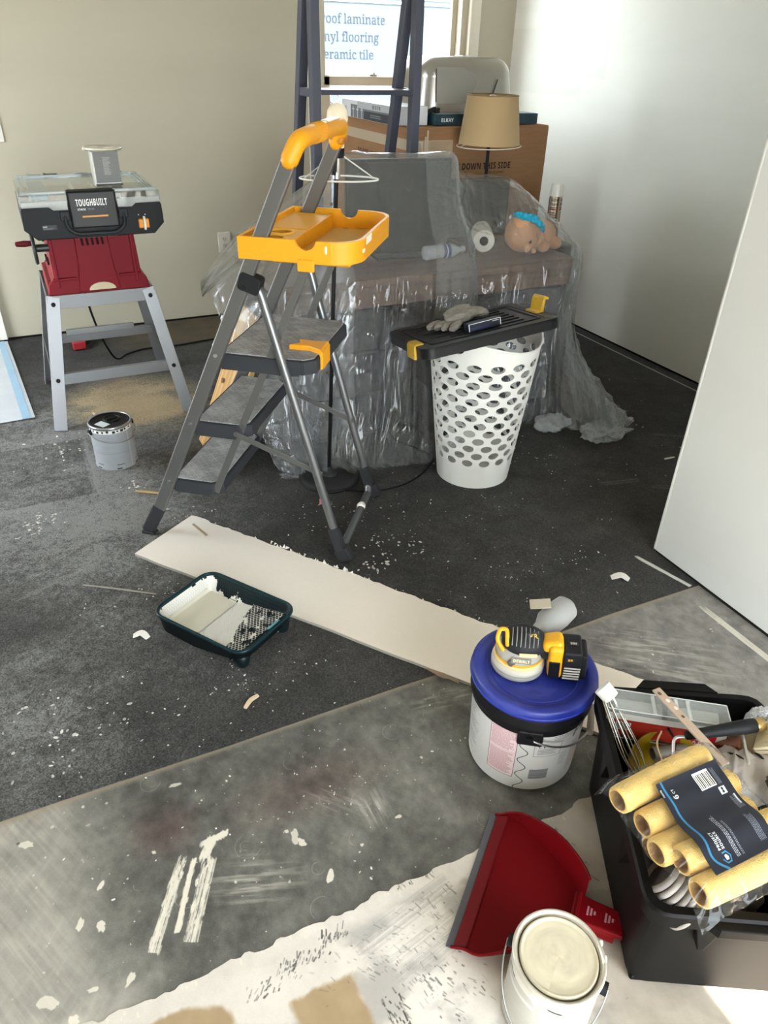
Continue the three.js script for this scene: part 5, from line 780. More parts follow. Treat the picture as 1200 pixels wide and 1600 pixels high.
{
  const t = thing('work_glove', 'crumpled grey work glove lying on the black tote lid', 'glove'); onLid(t, [-0.055, 0.004, -0.02], 0.25);
  const gm = std('#ffffff', 0.9, 0, { map: ctex(paint(256, 256, (i, j) => { const n = (fbm(i / 24, j / 24, 901, 4) - 0.5) * 34 + (hash(i, j, 2) - 0.5) * 10; return [134 + n, 130 + n, 122 + n]; })), bumpMap: bumpSoft, bumpScale: 0.008 });
  const lump = (c, s, sd, rot) => { const g = new THREE.IcosahedronGeometry(1, 14), p = g.attributes.position; for (let i = 0; i < p.count; i++) { const v = V(p.getX(i), p.getY(i), p.getZ(i)), f = 1 + 0.3 * (fbm(v.x * 1.8 + sd, v.z * 1.8 + v.y, sd, 3) - 0.5) - 0.12 * Math.abs(2 * vnoise(v.x * 4 + sd, v.z * 2, sd) - 1); p.setXYZ(i, v.x * s[0] * f, Math.max(v.y * s[1] * f + s[1], 0.001), v.z * s[2] * f); } const q = mergeVertices(g.deleteAttribute('normal')); q.computeVertexNormals(); return move(q, c, rot); };
  put(t, 'palm', [lump([0.05, 0.002, -0.02], [0.085, 0.026, 0.055], 3, [0, 0.2, 0.05]), lump([0.045, 0.03, -0.035], [0.075, 0.014, 0.042], 13, [0.05, 0.3, 0.08])], gm);
  put(t, 'cuff', [lump([0.105, 0.008, 0.0], [0.032, 0.02, 0.06], 7, [0, 0.1, 0])], gm);
  for (let k = 0; k < 4; k++) put(t, 'finger', lump([-0.03 - 0.012 * k, 0.0, 0.045 - k * 0.03], [0.058 - 0.006 * k, 0.015, 0.016], 20 + k, [0, 0.5 - 0.12 * k, 0.06]), gm);
  put(t, 'thumb', lump([-0.005, 0.02, 0.02], [0.045, 0.014, 0.016], 31, [0, -0.5, 0.1]), gm);
}
{
  const t = thing('small_box', 'narrow navy blue carton lying on the front of the tote lid', 'carton'); onLid(t, [0.002, 0.0045, 0.098], 0.06);
  put(t, 'carton', box(0.135, 0.028, 0.036, [0, 0.0145, 0], null, 0.0015), std('#161a26', 0.35));
  const c = canvas(512, 110), x = c.getContext('2d'); x.fillStyle = '#151926'; x.fillRect(0, 0, 512, 110); x.fillStyle = '#d8d9da'; x.fillRect(0, 0, 512, 7); x.fillRect(0, 0, 12, 110); x.fillRect(500, 0, 12, 110); x.fillStyle = '#aab0bb'; lines(x, 370, 24, 110, 20, 1, '#c9cdd4', 0.05); x.fillStyle = '#20294a'; x.fillRect(20, 60, 300, 40);
  put(t, 'print', decal(0.133, 0.0265, [0, 0.0145, 0.0182]), std('#ffffff', 0.35, 0, { map: ctex(c) }));
}
// ---------------------------------------------------------------- bucket with blue lid
{
  const t = thing('bucket', 'white joint compound bucket with blue lid and black collar', 'bucket', [0.903, 0, -0.98], 2.398);
  const c = canvas(2048, 512), x = c.getContext('2d'); x.fillStyle = '#cbcac8'; x.fillRect(0, 0, 2048, 512);
  const U = (u) => u * 2048;
  for (let b = 0; b < 3; b++) lines(x, U(0.27), 40 + b * 120, 200, 100, 9, '#8e8f90', 0.35); lines(x, U(0.25), 400, 200, 46, 4, '#9a9b9c', 0.3);
  x.fillStyle = '#e2cdd0'; x.fillRect(U(0.413), 14, 164, 400); x.strokeStyle = '#5d2a33'; x.lineWidth = 3; x.strokeRect(U(0.413), 14, 164, 400); lines(x, U(0.413) + 8, 24, 150, 166, 20, '#b0757d', 0.25); lines(x, U(0.413) + 8, 212, 150, 190, 23, '#b0757d', 0.25); x.fillStyle = '#d8b9bd'; x.fillRect(U(0.413), 196, 164, 8);
  x.strokeStyle = '#1e1f22'; x.lineWidth = 5; x.beginPath(); for (let k = 0; k <= 60; k++) { const y = k / 60 * 512; x.lineTo(U(0.512) + 26 * Math.sin(y / 21 - 0.4), y); } x.stroke();
  x.strokeStyle = '#6c6d70'; x.lineWidth = 3; x.strokeRect(U(0.54), 84, 158, 112); x.fillStyle = '#17181a'; x.font = 'bold 30px sans-serif'; x.fillText('C E', U(0.55), 118); lines(x, U(0.55), 130, 130, 54, 4, '#7b7c7e', 0.3);
  x.fillStyle = '#8f8f92'; x.fillRect(U(0.538), 318, 112, 90); x.fillStyle = '#5d5e62'; for (let k = 0; k < 9; k++) x.fillRect(U(0.538), 322 + k * 10, 112, rr(2, 6));
  x.fillStyle = '#141518'; x.font = 'italic bold 120px sans-serif'; x.save(); x.translate(U(0.648), 96); x.scale(1, 1); x.fillText('PLUS', 0, 0); x.restore(); lines(x, U(0.59), 30, 190, 40, 3, '#8b8c8f', 0.3); lines(x, U(0.66), 150, 200, 260, 22, '#a58488', 0.4); lines(x, U(0.62), 200, 60, 120, 10, '#a3a4a6', 0.4);
  put(t, 'bucket_body', lathe([[0, 0.002], [0.131, 0.002], [0.135, 0.008]], 64), std('#2a2b2d', 0.5));
  put(t, 'label', lathe([[0.1352, 0.006], [0.1425, 0.214]], 80), std('#ffffff', 0.35, 0, { map: ctex(c) }));
  const col = std('#151517', 0.38);
  put(t, 'collar', lathe([[0.142, 0.208], [0.1455, 0.210], [0.1455, 0.224], [0.150, 0.228], [0.150, 0.240], [0.1465, 0.244], [0.1465, 0.262], [0.14, 0.268]], 72), col);
  for (const s of [1, -1]) put(t, 'bail_boss', [box(0.06, 0.046, 0.012, [-0.02, 0.205, s * -0.143], [0, s * 0.14, 0], 0.005), cyl(0.009, 0.009, 0.014, [-0.02, 0.208, s * -0.150], [PI / 2, 0, 0], 16)], col);
  const lid = put(t, 'lid', lathe([[0, 0.283], [0.118, 0.283], [0.124, 0.291], [0.134, 0.297], [0.146, 0.297], [0.1525, 0.292], [0.1535, 0.270], [0.150, 0.266], [0.146, 0.268]], 80), std('#ffffff', 0.4, 0, { map: ctex(paint(256, 256, (i, j) => { const n = sm(0.45, 0.8, fbm(i / 30, j / 40, 951, 4)) * 0.26, k = 1 - j / 256; return [28 + 110 * n, 42 + 95 * n, 132 + 60 * n]; })) }));
  put(lid, 'lid_ring', [ring(0.1525, 0.0028, [0, 0.276, 0], [PI / 2, 0, 0], 72), ring(0.105, 0.0016, [0, 0.2835, 0], [PI / 2, 0, 0], 64)], std('#23349a', 0.4));
  // wire bail hanging down on the right of the boss
  const q = []; for (let k = 0; k <= 22; k++) { const a = -PI / 2 + PI * k / 22; q.push([-0.156 * Math.cos(a) - 0.02 * (1 - Math.cos(a)), 0.208 - 0.045 * Math.cos(a), 0.152 * Math.sin(a)]); }
  put(t, 'bail_wire', hose(q, 0.0026, 80, 10), std('#9a9896', 0.3, 0.9));
  put(t, 'bail_grip', cyl(0.0085, 0.0085, 0.09, [-0.157, 0.163, 0.0], [PI / 2, 0, 0], 16), std('#9b8d82', 0.5));
}
// ---------------------------------------------------------------- palm sander on the lid
{
  const t = thing('palm_sander', 'dusty yellow and black cordless palm sander standing on the blue bucket lid', 'sander', [0.874, 0.2865, -1.012], -0.607);
  const yel = std('#e3a414', 0.45), blk = std('#26272a', 0.55), grey = std('#a09d96', 0.6), dust = std('#b9b4a8', 0.8), cream = std('#d9c08a', 0.6);
  put(t, 'sanding_pad', lathe([[0, 0], [0.0615, 0], [0.064, 0.003], [0.064, 0.010], [0.060, 0.013], [0, 0.013]], 56), std('#8d8c89', 0.6));
  put(t, 'skirt', lathe([[0.060, 0.013], [0.0645, 0.017], [0.0635, 0.027], [0.058, 0.034]], 56), dust);
  put(t, 'pad_ring', lathe([[0.0595, 0.0325], [0.061, 0.035], [0.0595, 0.040], [0.057, 0.041]], 56), cream);
  const b = put(t, 'housing', lathe([[0.057, 0.040], [0.0565, 0.052], [0.050, 0.064], [0.044, 0.070]], 56), grey);
  put(b, 'port', ball(0.009, [-0.018, 0.05, 0.054], [1, 1.2, 0.4], 16), std('#55524c', 0.6));
  // grip dome, stretched towards the battery
  const dome = new THREE.SphereGeometry(1, 40, 26), dp = dome.attributes.position; for (let i = 0; i < dp.count; i++) { const y = dp.getY(i), x = dp.getX(i); dp.setXYZ(i, x * (x > 0 ? 0.062 : 0.05) + 0.004, 0.078 + Math.max(y, -0.35) * 0.036, dp.getZ(i) * 0.046); } dome.computeVertexNormals();
  const dm = put(t, 'grip', dome, blk);
  for (let k = 0; k < 7; k++) { const x = -0.026 + k * 0.010; const pts = []; for (let j = 0; j <= 10; j++) { const a = -0.1 + 1.25 * j / 10, s = Math.sqrt(Math.max(0.05, 1 - (x / 0.055) ** 2)); pts.push([x + 0.004, 0.0795 + 0.036 * s * Math.cos(a), 0.0465 * s * Math.sin(a)]); } put(dm, 'grip_rib', hose(pts, 0.0011, 24, 6), std('#8b8a86', 0.6)); }
  const letters = (s, w, h, col, p, rot, bg) => { const c = canvas(256, Math.round(256 * h / w)), x = c.getContext('2d'); x.fillStyle = bg; x.fillRect(0, 0, 256, c.height); x.fillStyle = col; x.font = `bold ${Math.round(c.height * 0.78)}px sans-serif`; x.textAlign = 'center'; x.save(); x.translate(128, c.height * 0.78); x.scale(Math.min(1, 236 / x.measureText(s).width), 1); x.fillText(s, 0, 0); x.restore(); return [decal(w, h, p, rot), std('#ffffff', 0.55, 0, { map: ctex(c) })]; };
  put(dm, 'emblem_print', ...letters('XR', 0.03, 0.021, '#e6b32a', [0.026, 0.1085, 0.017], [-1.05, 0.25, 0.35], '#26272a'));
  put(t, 'brand_plate', ...letters('DEWALT', 0.046, 0.013, '#d9c79a', [0.004, 0.0595, 0.0535], [-0.45, 0.08, 0], '#6d675b'));
  put(t, 'speed_strip', box(0.044, 0.009, 0.004, [0.018, 0.074, 0.0465], [-0.4, 0.22, 0], 0.003), cream);
  put(t, 'yellow_stripe', lathe([[0.0585, 0.042], [0.0592, 0.045], [0.0582, 0.048]], 40, null, null), yel);
  put(t, 'front_loop', pipe([[-0.040, 0.066, 0.028], [-0.058, 0.085, 0.018], [-0.052, 0.112, 0.006], [-0.036, 0.112, 0.006], [-0.032, 0.085, 0.030]], 0.0052, 0.02, 50, 10), yel);
  put(t, 'neck', [box(0.05, 0.052, 0.052, [0.066, 0.066, 0.0], [0, 0, -0.1], 0.018)], blk);
  // battery foot
  const f = put(t, 'battery_mount', [box(0.034, 0.094, 0.062, [0.084, 0.054, 0.012], [0, 0, 0.06], 0.010), box(0.05, 0.03, 0.05, [0.074, 0.092, 0.008], [0, 0, 0.3], 0.012)], yel);
  put(f, 'vent_window', box(0.026, 0.05, 0.004, [0.083, 0.036, 0.0435], [0, 0, 0.06], 0.005), std('#141416', 0.3));
  const bt = put(t, 'battery', [box(0.046, 0.088, 0.074, [0.122, 0.048, 0.004], [0, 0, 0.06], 0.007), box(0.016, 0.075, 0.066, [0.150, 0.046, 0.004], [0, 0, 0.06], 0.006)], std('#1c1c1f', 0.45));
  for (let k = 0; k < 5; k++) put(bt, 'rib', box(0.038, 0.0035, 0.003, [0.124, 0.014 + k * 0.008, 0.0418], [0, 0, 0.06], 0.001), std('#c6c4bf', 0.5));
  put(bt, 'print', ...letters('20V', 0.024, 0.012, '#d7d6d2', [0.122, 0.0935, 0.006], [-PI / 2, 0, 0.06], '#1c1c1f'));
  put(bt, 'print', ...letters('XR', 0.018, 0.012, '#e0a81c', [0.116, 0.072, 0.0418], [0, 0, 0.06], '#1c1c1f'));
  put(t, 'dust_canister', move(lathe([[0, 0.06], [0.02, 0.058], [0.033, 0.045], [0.036, 0.01], [0.034, -0.03], [0.022, -0.055], [0.016, -0.09], [0, -0.09]], 32, null, [-PI / 2, 0, 0]), [0.088, 0.066, -0.118], [0.1, -0.64, 0]), phys('#b5b6b4', { roughness: 0.5, transmission: 0.35, thickness: 0 }));
  put(t, 'canister_flap', box(0.052, 0.004, 0.03, [0.045, 0.103, -0.115], [0.2, 0.1, 0.15], 0.0015), std('#a59d8c', 0.6));
}
// ---------------------------------------------------------------- dustpan
{
  const t = thing('dustpan', 'dark red dustpan with grey rubber lip lying on the primed floor', 'dustpan', [0.607, 0, -0.722], -0.850);
  // local x from the lip to the handle, local z along the lip
  const red = phys('#6c040c', { roughness: 0.5, specularIntensity: 0.25, side: THREE.DoubleSide }), W2 = 0.166;
  const nx = 40, nz = 36, edge = (x) => W2 * Math.pow(clamp(1 - x / 0.235), 0.62) + 0.024;
  const floorY = (x) => 0.003 + 0.014 * sm(0, 0.03, x) - 0.004 * sm(0.03, 0.1, x);
  put(t, 'pan', filmSheet(nx, nz, (u, v) => { const x = u * 0.225, z = (v - 0.5) * 2 * Math.min(W2, edge(x)); return [x, floorY(x), -z]; }), red);
  for (const s of [1, -1]) {
    const h = (x) => 0.004 + 0.058 * sm(0.0, 0.17, x);
    put(t, 'side_wall', filmSheet(nx, 6, (u, v) => { const x = u * 0.232, z = s * (Math.min(W2, edge(x)) + 0.016 * v * sm(0, 0.1, x)); return [x, floorY(x) + h(x) * v, z]; }), red);
    const top = []; for (let k = 0; k <= 20; k++) { const x = 0.232 * k / 20; top.push([x, floorY(x) + h(x), s * (Math.min(W2, edge(x)) + 0.016 * sm(0, 0.1, x))]); }
    put(t, 'wall_edge', hose(top, 0.0032, 50, 8), red);
  }
  put(t, 'lip_bead', box(0.03, 0.008, 2 * W2 - 0.004, [0.018, 0.013, 0], [0, 0, 0.45], 0.003), std('#66060f', 0.5));
  put(t, 'rubber_lip', box(0.016, 0.004, 2 * W2 + 0.004, [-0.004, 0.0032, 0], [0, 0, 0.15], 0.0015), std('#55555a', 0.8));
  const H = put(t, 'handle', [ext([[0.215, -0.030], [0.25, -0.025], [0.313, -0.022], [0.318, 0], [0.313, 0.022], [0.25, 0.025], [0.215, 0.030]], 0.010, 0.004, [0, 0.030, 0], [-PI / 2, 0, 0]), box(0.085, 0.03, 0.006, [0.26, 0.022, 0.0225], [0, -0.03, 0], 0.002), box(0.085, 0.03, 0.006, [0.26, 0.022, -0.0225], [0, 0.03, 0], 0.002), box(0.006, 0.05, 0.06, [0.222, 0.028, 0], null, 0.002)], red);
  for (const [x, l] of [[0.242, 0.020], [0.249, 0.016], [0.256, 0.008], [0.279, 0.020], [0.286, 0.016], [0.293, 0.008]]) put(H, 'molded_mark', box(0.004, 0.001, l, [x, 0.0443, 0.0], null, 0.0004), std('#b0747a', 0.6));
}
// ---------------------------------------------------------------- storage tote full of decorating tools
const toteT = -0.510, toteC = V(1.021, 0, -0.536);
const loftRings = (rings, n = 72, capA = true, capB = true) => {
  const pos = [], idx = [], ringOf = ([y, wx, wz, r]) => { const pts = rrect(2 * wx, 2 * wz, r).getSpacedPoints(n); for (let k = 0; k < n; k++) pos.push(pts[k].x, y, pts[k].y); };
  rings.forEach(ringOf); for (let j = 0; j + 1 < rings.length; j++) for (let k = 0; k < n; k++) { const a = j * n + k, b = j * n + (k + 1) % n; idx.push(a, a + n, b, b, a + n, b + n); }
  const cap = (j) => { const c = pos.length / 3; pos.push(0, rings[j][0], 0); for (let k = 0; k < n; k++) idx.push(j * n + k, j * n + (k + 1) % n, c); }; if (capA) cap(0); if (capB) cap(rings.length - 1);
  const g = new THREE.BufferGeometry(); g.setAttribute('position', new THREE.Float32BufferAttribute(pos, 3)); g.setIndex(idx); return toCreasedNormals(g, 0.7);
};
{
  const t = thing('storage_tote', 'open black storage tote packed with decorating tools', 'storage tote', [toteC.x, 0, toteC.z], toteT);
  const blk = phys('#0a0909', { roughness: 0.5, specularIntensity: 0.3, side: THREE.DoubleSide }), X = 0.195, Z = 0.27;
  put(t, 'tote_shell', loftRings([[0.012, X - 0.036, Z - 0.036, 0.03], [0.27, X - 0.022, Z - 0.022, 0.035], [0.27, X - 0.004, Z - 0.004, 0.045], [0.305, X - 0.002, Z - 0.002, 0.045], [0.31, X - 0.006, Z - 0.006, 0.043], [0.31, X - 0.020, Z - 0.020, 0.034], [0.298, X - 0.024, Z - 0.024, 0.032], [0.016, X - 0.040, Z - 0.040, 0.028]], 96), blk);
  for (const sx of [1, -1]) for (const sz of [1, -1]) put(t, 'foot', box(0.09, 0.016, 0.11, [sx * (X - 0.085), 0.0085, sz * (Z - 0.095)], null, 0.006), blk);
  put(t, 'rim_handle', ext([[-0.09, 0], [0.09, 0], [0.07, 0.022], [-0.07, 0.022]], 0.018, 0.003, [-0.0, 0.292, -Z + 0.004], [-PI / 2, 0, 0]), blk);
  put(t, 'rim_handle', ext([[-0.09, 0], [0.09, 0], [0.07, 0.016], [-0.07, 0.016]], 0.02, 0.003, [-0.0, 0.30, Z - 0.006], [PI / 2, 0, 0]), blk);
  for (const sz of [1, -1]) for (const x of [-0.075, 0.085]) put(t, 'gusset', ext([[-0.022, 0], [0.022, 0], [0.004, -0.07], [-0.004, -0.07]], 0.016, 0.002, [x, 0.27, sz > 0 ? Z - 0.024 : -Z + 0.010]), blk);
  for (const sx of [1, -1]) for (const z of [-0.1, 0.1]) put(t, 'gusset', ext([[-0.022, 0], [0.022, 0], [0.004, -0.07], [-0.004, -0.07]], 0.016, 0.002, [sx > 0 ? X - 0.026 : -X + 0.010, 0.27, z], [0, PI / 2, 0]), blk);
  put(t, 'paint_smear', [box(0.075, 0.002, 0.010, [0.06, 0.3115, Z - 0.012], [0, 0.03, 0], 0.001), box(0.05, 0.012, 0.002, [0.07, 0.302, Z - 0.0015], [0.1, 0, 0.05], 0.001)], std('#e8e6e0', 0.5));
}
{
  // pack of six roller covers in film
  const t = thing('roller_cover_pack', 'clear pack of yellow roller covers with a navy printed band lying on the tote', 'roller covers', [0.905, 0.30, -0.465], -0.02);
  const yel = std('#ffffff', 0.95, 0, { map: ctex(paint(256, 256, (i, j) => { const n = (hash(i, j, 3) - 0.5) * 16 + (fbm(i / 20, j / 20, 971, 3) - 0.5) * 18; return [243 + n, 203 + n, 120 + n]; })), bumpMap: gray(256, 256, (i, j) => hash(i, j, 21) * 0.5 + 0.5 * N2(i, j)), bumpScale: 0.003 });
  const core = std('#a9814c', 0.9, 0, { side: THREE.DoubleSide });
  const rolls = [[-0.010, 0.073, -0.103, 0.06], [0.008, 0.058, -0.046, 0.02], [-0.002, 0.050, 0.006, 0.0], [0.014, 0.068, 0.048, -0.05], [0.006, 0.060, 0.100, -0.03], [0.02, 0.010, -0.02, 0]];
  const cover = (x, y, z, turn) => { const g = (a) => move(a, [x, y, z], [0, turn, 0]), R = 0.0265; const r = put(t, 'roller_cover', [g(lathe([[0.0185, -0.113], [0.0225, -0.1145], [0.0255, -0.111], [R, -0.10], [R + 0.0008, 0], [R, 0.10], [0.0255, 0.111], [0.0225, 0.1145], [0.0185, 0.113]], 40, null, [0, 0, PI / 2]))], yel); put(r, 'core', g(lathe([[0.0187, 0.1145], [0.0187, -0.1145]], 32, null, [0, 0, PI / 2])), core); };
  rolls.forEach((q) => cover(...q));
  const bump = (z) => { let y = 0; for (const q of rolls) { const d = Math.abs(z - q[2]); if (d < 0.0265) y = Math.max(y, q[1] + Math.sqrt(0.0265 ** 2 - d * d)); } return y; };
  const topY = (x, z) => { let s = 0, w = 0; for (let k = -6; k <= 6; k++) { const q = Math.exp(-k * k / 14); s += q * Math.max(bump(z + k * 0.006), 0.075); w += q; } return s / w + 0.012; };
  // printed band
  const c = canvas(660, 600), x = c.getContext('2d'); x.fillStyle = '#171c2b'; x.fillRect(0, 0, 660, 600);
  x.strokeStyle = '#2f7fae'; x.lineWidth = 17; x.lineJoin = 'round'; x.beginPath(); x.moveTo(0, 130); x.bezierCurveTo(60, 60, 90, 44, 150, 62); x.bezierCurveTo(300, 96, 380, 40, 480, 56); x.lineTo(660, 48); x.stroke();
  x.strokeStyle = '#3d8fc0'; x.lineWidth = 8; x.beginPath(); for (let k = 0; k <= 5; k++) { const a = -0.6 + k * PI / 3; x.lineTo(66 + 36 * Math.cos(a), 160 + 36 * Math.sin(a)); } x.stroke(); x.fillStyle = '#e8edf2'; x.beginPath(); x.moveTo(50, 148); x.lineTo(80, 148); x.lineTo(84, 166); x.lineTo(66, 178); x.lineTo(50, 170); x.fill();
  x.fillStyle = '#eef1f4'; x.font = 'bold 30px sans-serif'; x.fillText('PROJECT', 112, 150); x.fillText('SOURCE', 112, 182); x.font = 'bold 56px sans-serif'; x.fillText('6', 520, 126); x.font = 'bold 30px sans-serif'; x.fillText('CT', 560, 120); x.font = 'bold 17px sans-serif'; x.fillText('768216', 560, 24);
  x.fillStyle = '#f2f2f0'; x.fillRect(500, 330, 130, 150); x.fillStyle = '#15161a'; for (let k = 0; k < 9; k++) x.fillRect(508, 338 + k * 15.5, 106, 5 + 5 * ((k * 7) % 3) / 2); x.fillStyle = '#cfd4da'; x.fillRect(430, 470, 52, 60); x.fillStyle = '#171c2b'; x.beginPath(); x.arc(447, 500, 10, 0, 7); x.arc(467, 500, 10, 0, 7); x.fill();
  x.save(); x.translate(40, 240); lines(x, 0, 0, 300, 36, 3, '#aeb5c0', 0.1); x.restore(); lines(x, 40, 290, 240, 20, 2, '#8f97a5', 0.1); lines(x, 300, 520, 110, 60, 6, '#7f8796', 0.3); x.fillStyle = '#d9dde2'; x.fillRect(330, 560, 80, 14); lines(x, 60, 480, 200, 60, 5, '#7f8796', 0.2); lines(x, 500, 500, 130, 36, 3, '#7f8796', 0.2);
  const lab = filmSheet(24, 60, (u, v) => { const z = -0.080 + 0.178 * v, xx = -0.068 + 0.15 * u - 0.028 * v + 0.012; return [xx, topY(xx, z) + 0.0052 + 0.002 * (vnoise(u * 3, v * 5, 7) - 0.5), z]; });
  { const p = lab.attributes.uv; for (let i = 0; i < p.count; i++) { const u = p.getX(i), v = p.getY(i); p.setXY(i, 1 - v, 1 - u); } }
  put(t, 'printed_band', lab, std('#ffffff', 0.5, 0, { map: ctex(c), side: THREE.DoubleSide }));
  const film = phys('#f4f6f7', { roughness: 0.08, transmission: 0.985, thickness: 0, ior: 1.3, side: THREE.DoubleSide, bumpMap: gray(256, 256, (i, j) => Math.pow(1 - Math.abs(2 * fbm(i / 30, j / 14, 991, 2) - 1), 5)), bumpScale: 0.004 });
  put(t, 'film', [filmSheet(60, 70, (u, v) => { const z = -0.140 + 0.285 * v, xx = -0.138 + 0.28 * u, e = sm(0.10, 0.15, Math.abs(xx)) + sm(0.115, 0.15, Math.abs(z)); return [xx, topY(xx, clamp(z, -0.12, 0.12)) + 0.003 - 0.035 * e + 0.006 * (vnoise(xx * 60, z * 50, 17) - 0.5) * (0.3 + e), z]; })], film);
}
const inTote = (name, label, cat, p, turn = 0) => thing(name, label, cat, p, turn);
{
  const t = inTote('clear_case', 'clear plastic case with red label standing along the back of the tote', 'plastic case', [1.066, 0.255, -0.718], -0.632);
  const cl = phys('#eef1f2', { roughness: 0.12, transmission: 0.85, thickness: 0 });
  put(t, 'case_wall', [box(0.258, 0.088, 0.0015, [0, 0.044, 0.03], null, 0), box(0.258, 0.088, 0.0015, [0, 0.044, -0.03], null, 0), box(0.258, 0.0015, 0.06, [0, 0.088, 0], null, 0), box(0.0015, 0.088, 0.06, [0.129, 0.044, 0], null, 0), box(0.0015, 0.088, 0.06, [-0.129, 0.044, 0], null, 0), box(0.258, 0.0015, 0.06, [0, 0.001, 0], null, 0)], cl);
  const e = []; for (const y of [0.001, 0.088]) for (const z of [-0.03, 0.03]) e.push(bar([-0.129, y, z], [0.129, y, z], 0.0025, 0.0025)); for (const x of [-0.129, 0.129]) e.push(bar([x, 0.088, -0.03], [x, 0.088, 0.03], 0.0025, 0.0025), bar([x, 0.001, 0.03], [x, 0.088, 0.03], 0.0025, 0.0025));
  put(t, 'case_edge', e, phys('#f3f5f6', { roughness: 0.2, transmission: 0.3, thickness: 0 }));
  for (const x of [-0.03, 0.02, 0.045]) put(t, 'inner_rib', box(0.008, 0.002, 0.056, [x, 0.0865, 0], null, 0.001), std('#e6e6e2', 0.5));
  put(t, 'white_sleeve', cyl(0.02, 0.02, 0.10, [0.06, 0.058, -0.004], [0, 0, PI / 2], 24), std('#dcd8cb', 0.9)); put(t, 'white_sleeve', cyl(0.02, 0.02, 0.10, [-0.06, 0.058, -0.004], [0, 0, PI / 2], 24), std('#d6d3c9', 0.9));
  const c = canvas(768, 200), x = c.getContext('2d'); x.fillStyle = '#d6d5d2'; x.fillRect(0, 0, 768, 200); x.fillStyle = '#a32a22'; x.fillRect(40, 50, 480, 150); x.fillStyle = '#b8142c'; x.fillRect(520, 50, 190, 150); for (let k = 0; k < 60; k++) { x.fillStyle = 'rgba(210,120,90,0.35)'; x.fillRect(rr(180, 500), rr(70, 180), rr(10, 60), 2); } bars(x, 58, 74, 100, 72); x.fillStyle = '#e9e2dc'; x.font = 'bold 64px sans-serif'; x.fillText('CARE', 520, 192);
  put(t, 'label', decal(0.252, 0.066, [0, 0.044, 0.0312]), std('#ffffff', 0.3, 0, { map: ctex(c) }));
}
{
  const t = inTote('wire_whisk', 'chrome wire mixer with round white cap leaning in the tote corner', 'mixer', [0.952, 0.357, -0.79], 0);
  const d = V(0.012, -0.12, 0.13);
  put(t, 'cap', [cyl(0.020, 0.019, 0.03, [0.002, 0.005, -0.005], [-1.0, 0, 0.35], 28)], std('#e4e4e2', 0.4));
  for (let k = 0; k < 7; k++) { const a = k / 7 * 2 * PI, r = 0.013, ox = Math.cos(a) * r, oz = Math.sin(a) * r * 0.7; put(t, 'wire', hose([[ox, 0, oz], [ox * 1.5 + d.x * 0.35, d.y * 0.35, oz * 1.5 + d.z * 0.35], [ox * 1.9 + d.x * 0.75, d.y * 0.75, oz * 1.9 + d.z * 0.75], [ox * 1.2 + d.x, d.y, oz * 1.2 + d.z]], 0.0019, 24, 8), std('#bdbcb8', 0.25, 0.9)); }
  put(t, 'rod', bar([0, 0, 0], [d.x * 0.9, d.y * 0.9, d.z * 0.9], 0.005, 0.005), std('#b3b1ac', 0.3, 0.9));
}
{
  const t = inTote('yellow_bowl', 'olive yellow plastic bowl on its side under the red-labelled case', 'bowl', [1.03, 0.225, -0.655], 0);
  put(t, 'bowl', lathe([[0.03, -0.04], [0.062, -0.03], [0.078, 0.0], [0.08, 0.03], [0.076, 0.034], [0.06, 0.0], [0.02, -0.03]], 48, [0, 0.0, 0], [0.5, 0, 0.35]), std('#a58a17', 0.3, 0, { side: THREE.DoubleSide }));
  put(t, 'seam', ring(0.079, 0.0016, [0, 0.012, 0.004], [PI / 2 + 0.5, 0.35, 0]), std('#5b4a10', 0.5));
}
{
  const t = inTote('cord', 'thin pale and black cords looped over the yellow bowl', 'cord', [1.0, 0.28, -0.66], 0);
  put(t, 'pale_cord', hose([[0.03, 0.03, -0.03], [0.0, 0.028, -0.01], [-0.02, 0.02, 0.03], [-0.03, -0.03, 0.06]], 0.002, 30, 8), std('#d6b98f', 0.6)); put(t, 'black_cord', hose([[0.05, 0.03, -0.03], [0.04, 0.028, 0.0], [0.012, 0.02, 0.03], [0.0, -0.03, 0.06]], 0.0025, 30, 8), std('#1a1512', 0.5));
}
{
  const t = inTote('metal_tube', 'short grey metal tube lying under the red-labelled case', 'tube', [1.045, 0.262, -0.665], -0.3);
  put(t, 'tube', lathe([[0.012, -0.04], [0.0155, -0.04], [0.0155, 0.04], [0.012, 0.04]], 28, null, [0, 0, PI / 2]), std('#8c8a83', 0.5, 0.5));
}
{
  const t = inTote('paint_roller', 'paint roller frame with black handle and gold ferrule across the tote', 'paint roller', [1.11, 0.352, -0.61], 0);
  const a = [-0.075, -0.002, -0.028], b = [0.085, 0.012, 0.024];
  const A = V(...a), B = V(...b), dir = B.clone().sub(A).normalize(), q = new THREE.Quaternion().setFromUnitVectors(V(0, 1, 0), dir), e = new THREE.Euler().setFromQuaternion(q);
  put(t, 'handle', lathe([[0, 0], [0.009, 0.002], [0.011, 0.03], [0.013, 0.08], [0.0155, 0.13], [0.015, 0.155], [0, 0.157]], 28, a, [e.x, e.y, e.z]), std('#1b1c1e', 0.5));
  put(t, 'ferrule', lathe([[0.0152, 0.154], [0.0156, 0.156], [0.0152, 0.172], [0, 0.173]], 28, a, [e.x, e.y, e.z]), std('#b59a62', 0.3, 0.85));
  put(t, 'frame_wire', pipe([[-0.125, -0.07, 0.01], [-0.085, -0.02, -0.045], [-0.055, -0.018, -0.03], [-0.02, -0.03, -0.01]], 0.0035, 0.012, 40, 10), silver);
  put(t, 'frame_wire', pipe([[0.045, -0.002, 0.012], [0.005, -0.022, 0.075], [-0.03, -0.05, 0.055]], 0.0035, 0.012, 40, 10), silver);
}
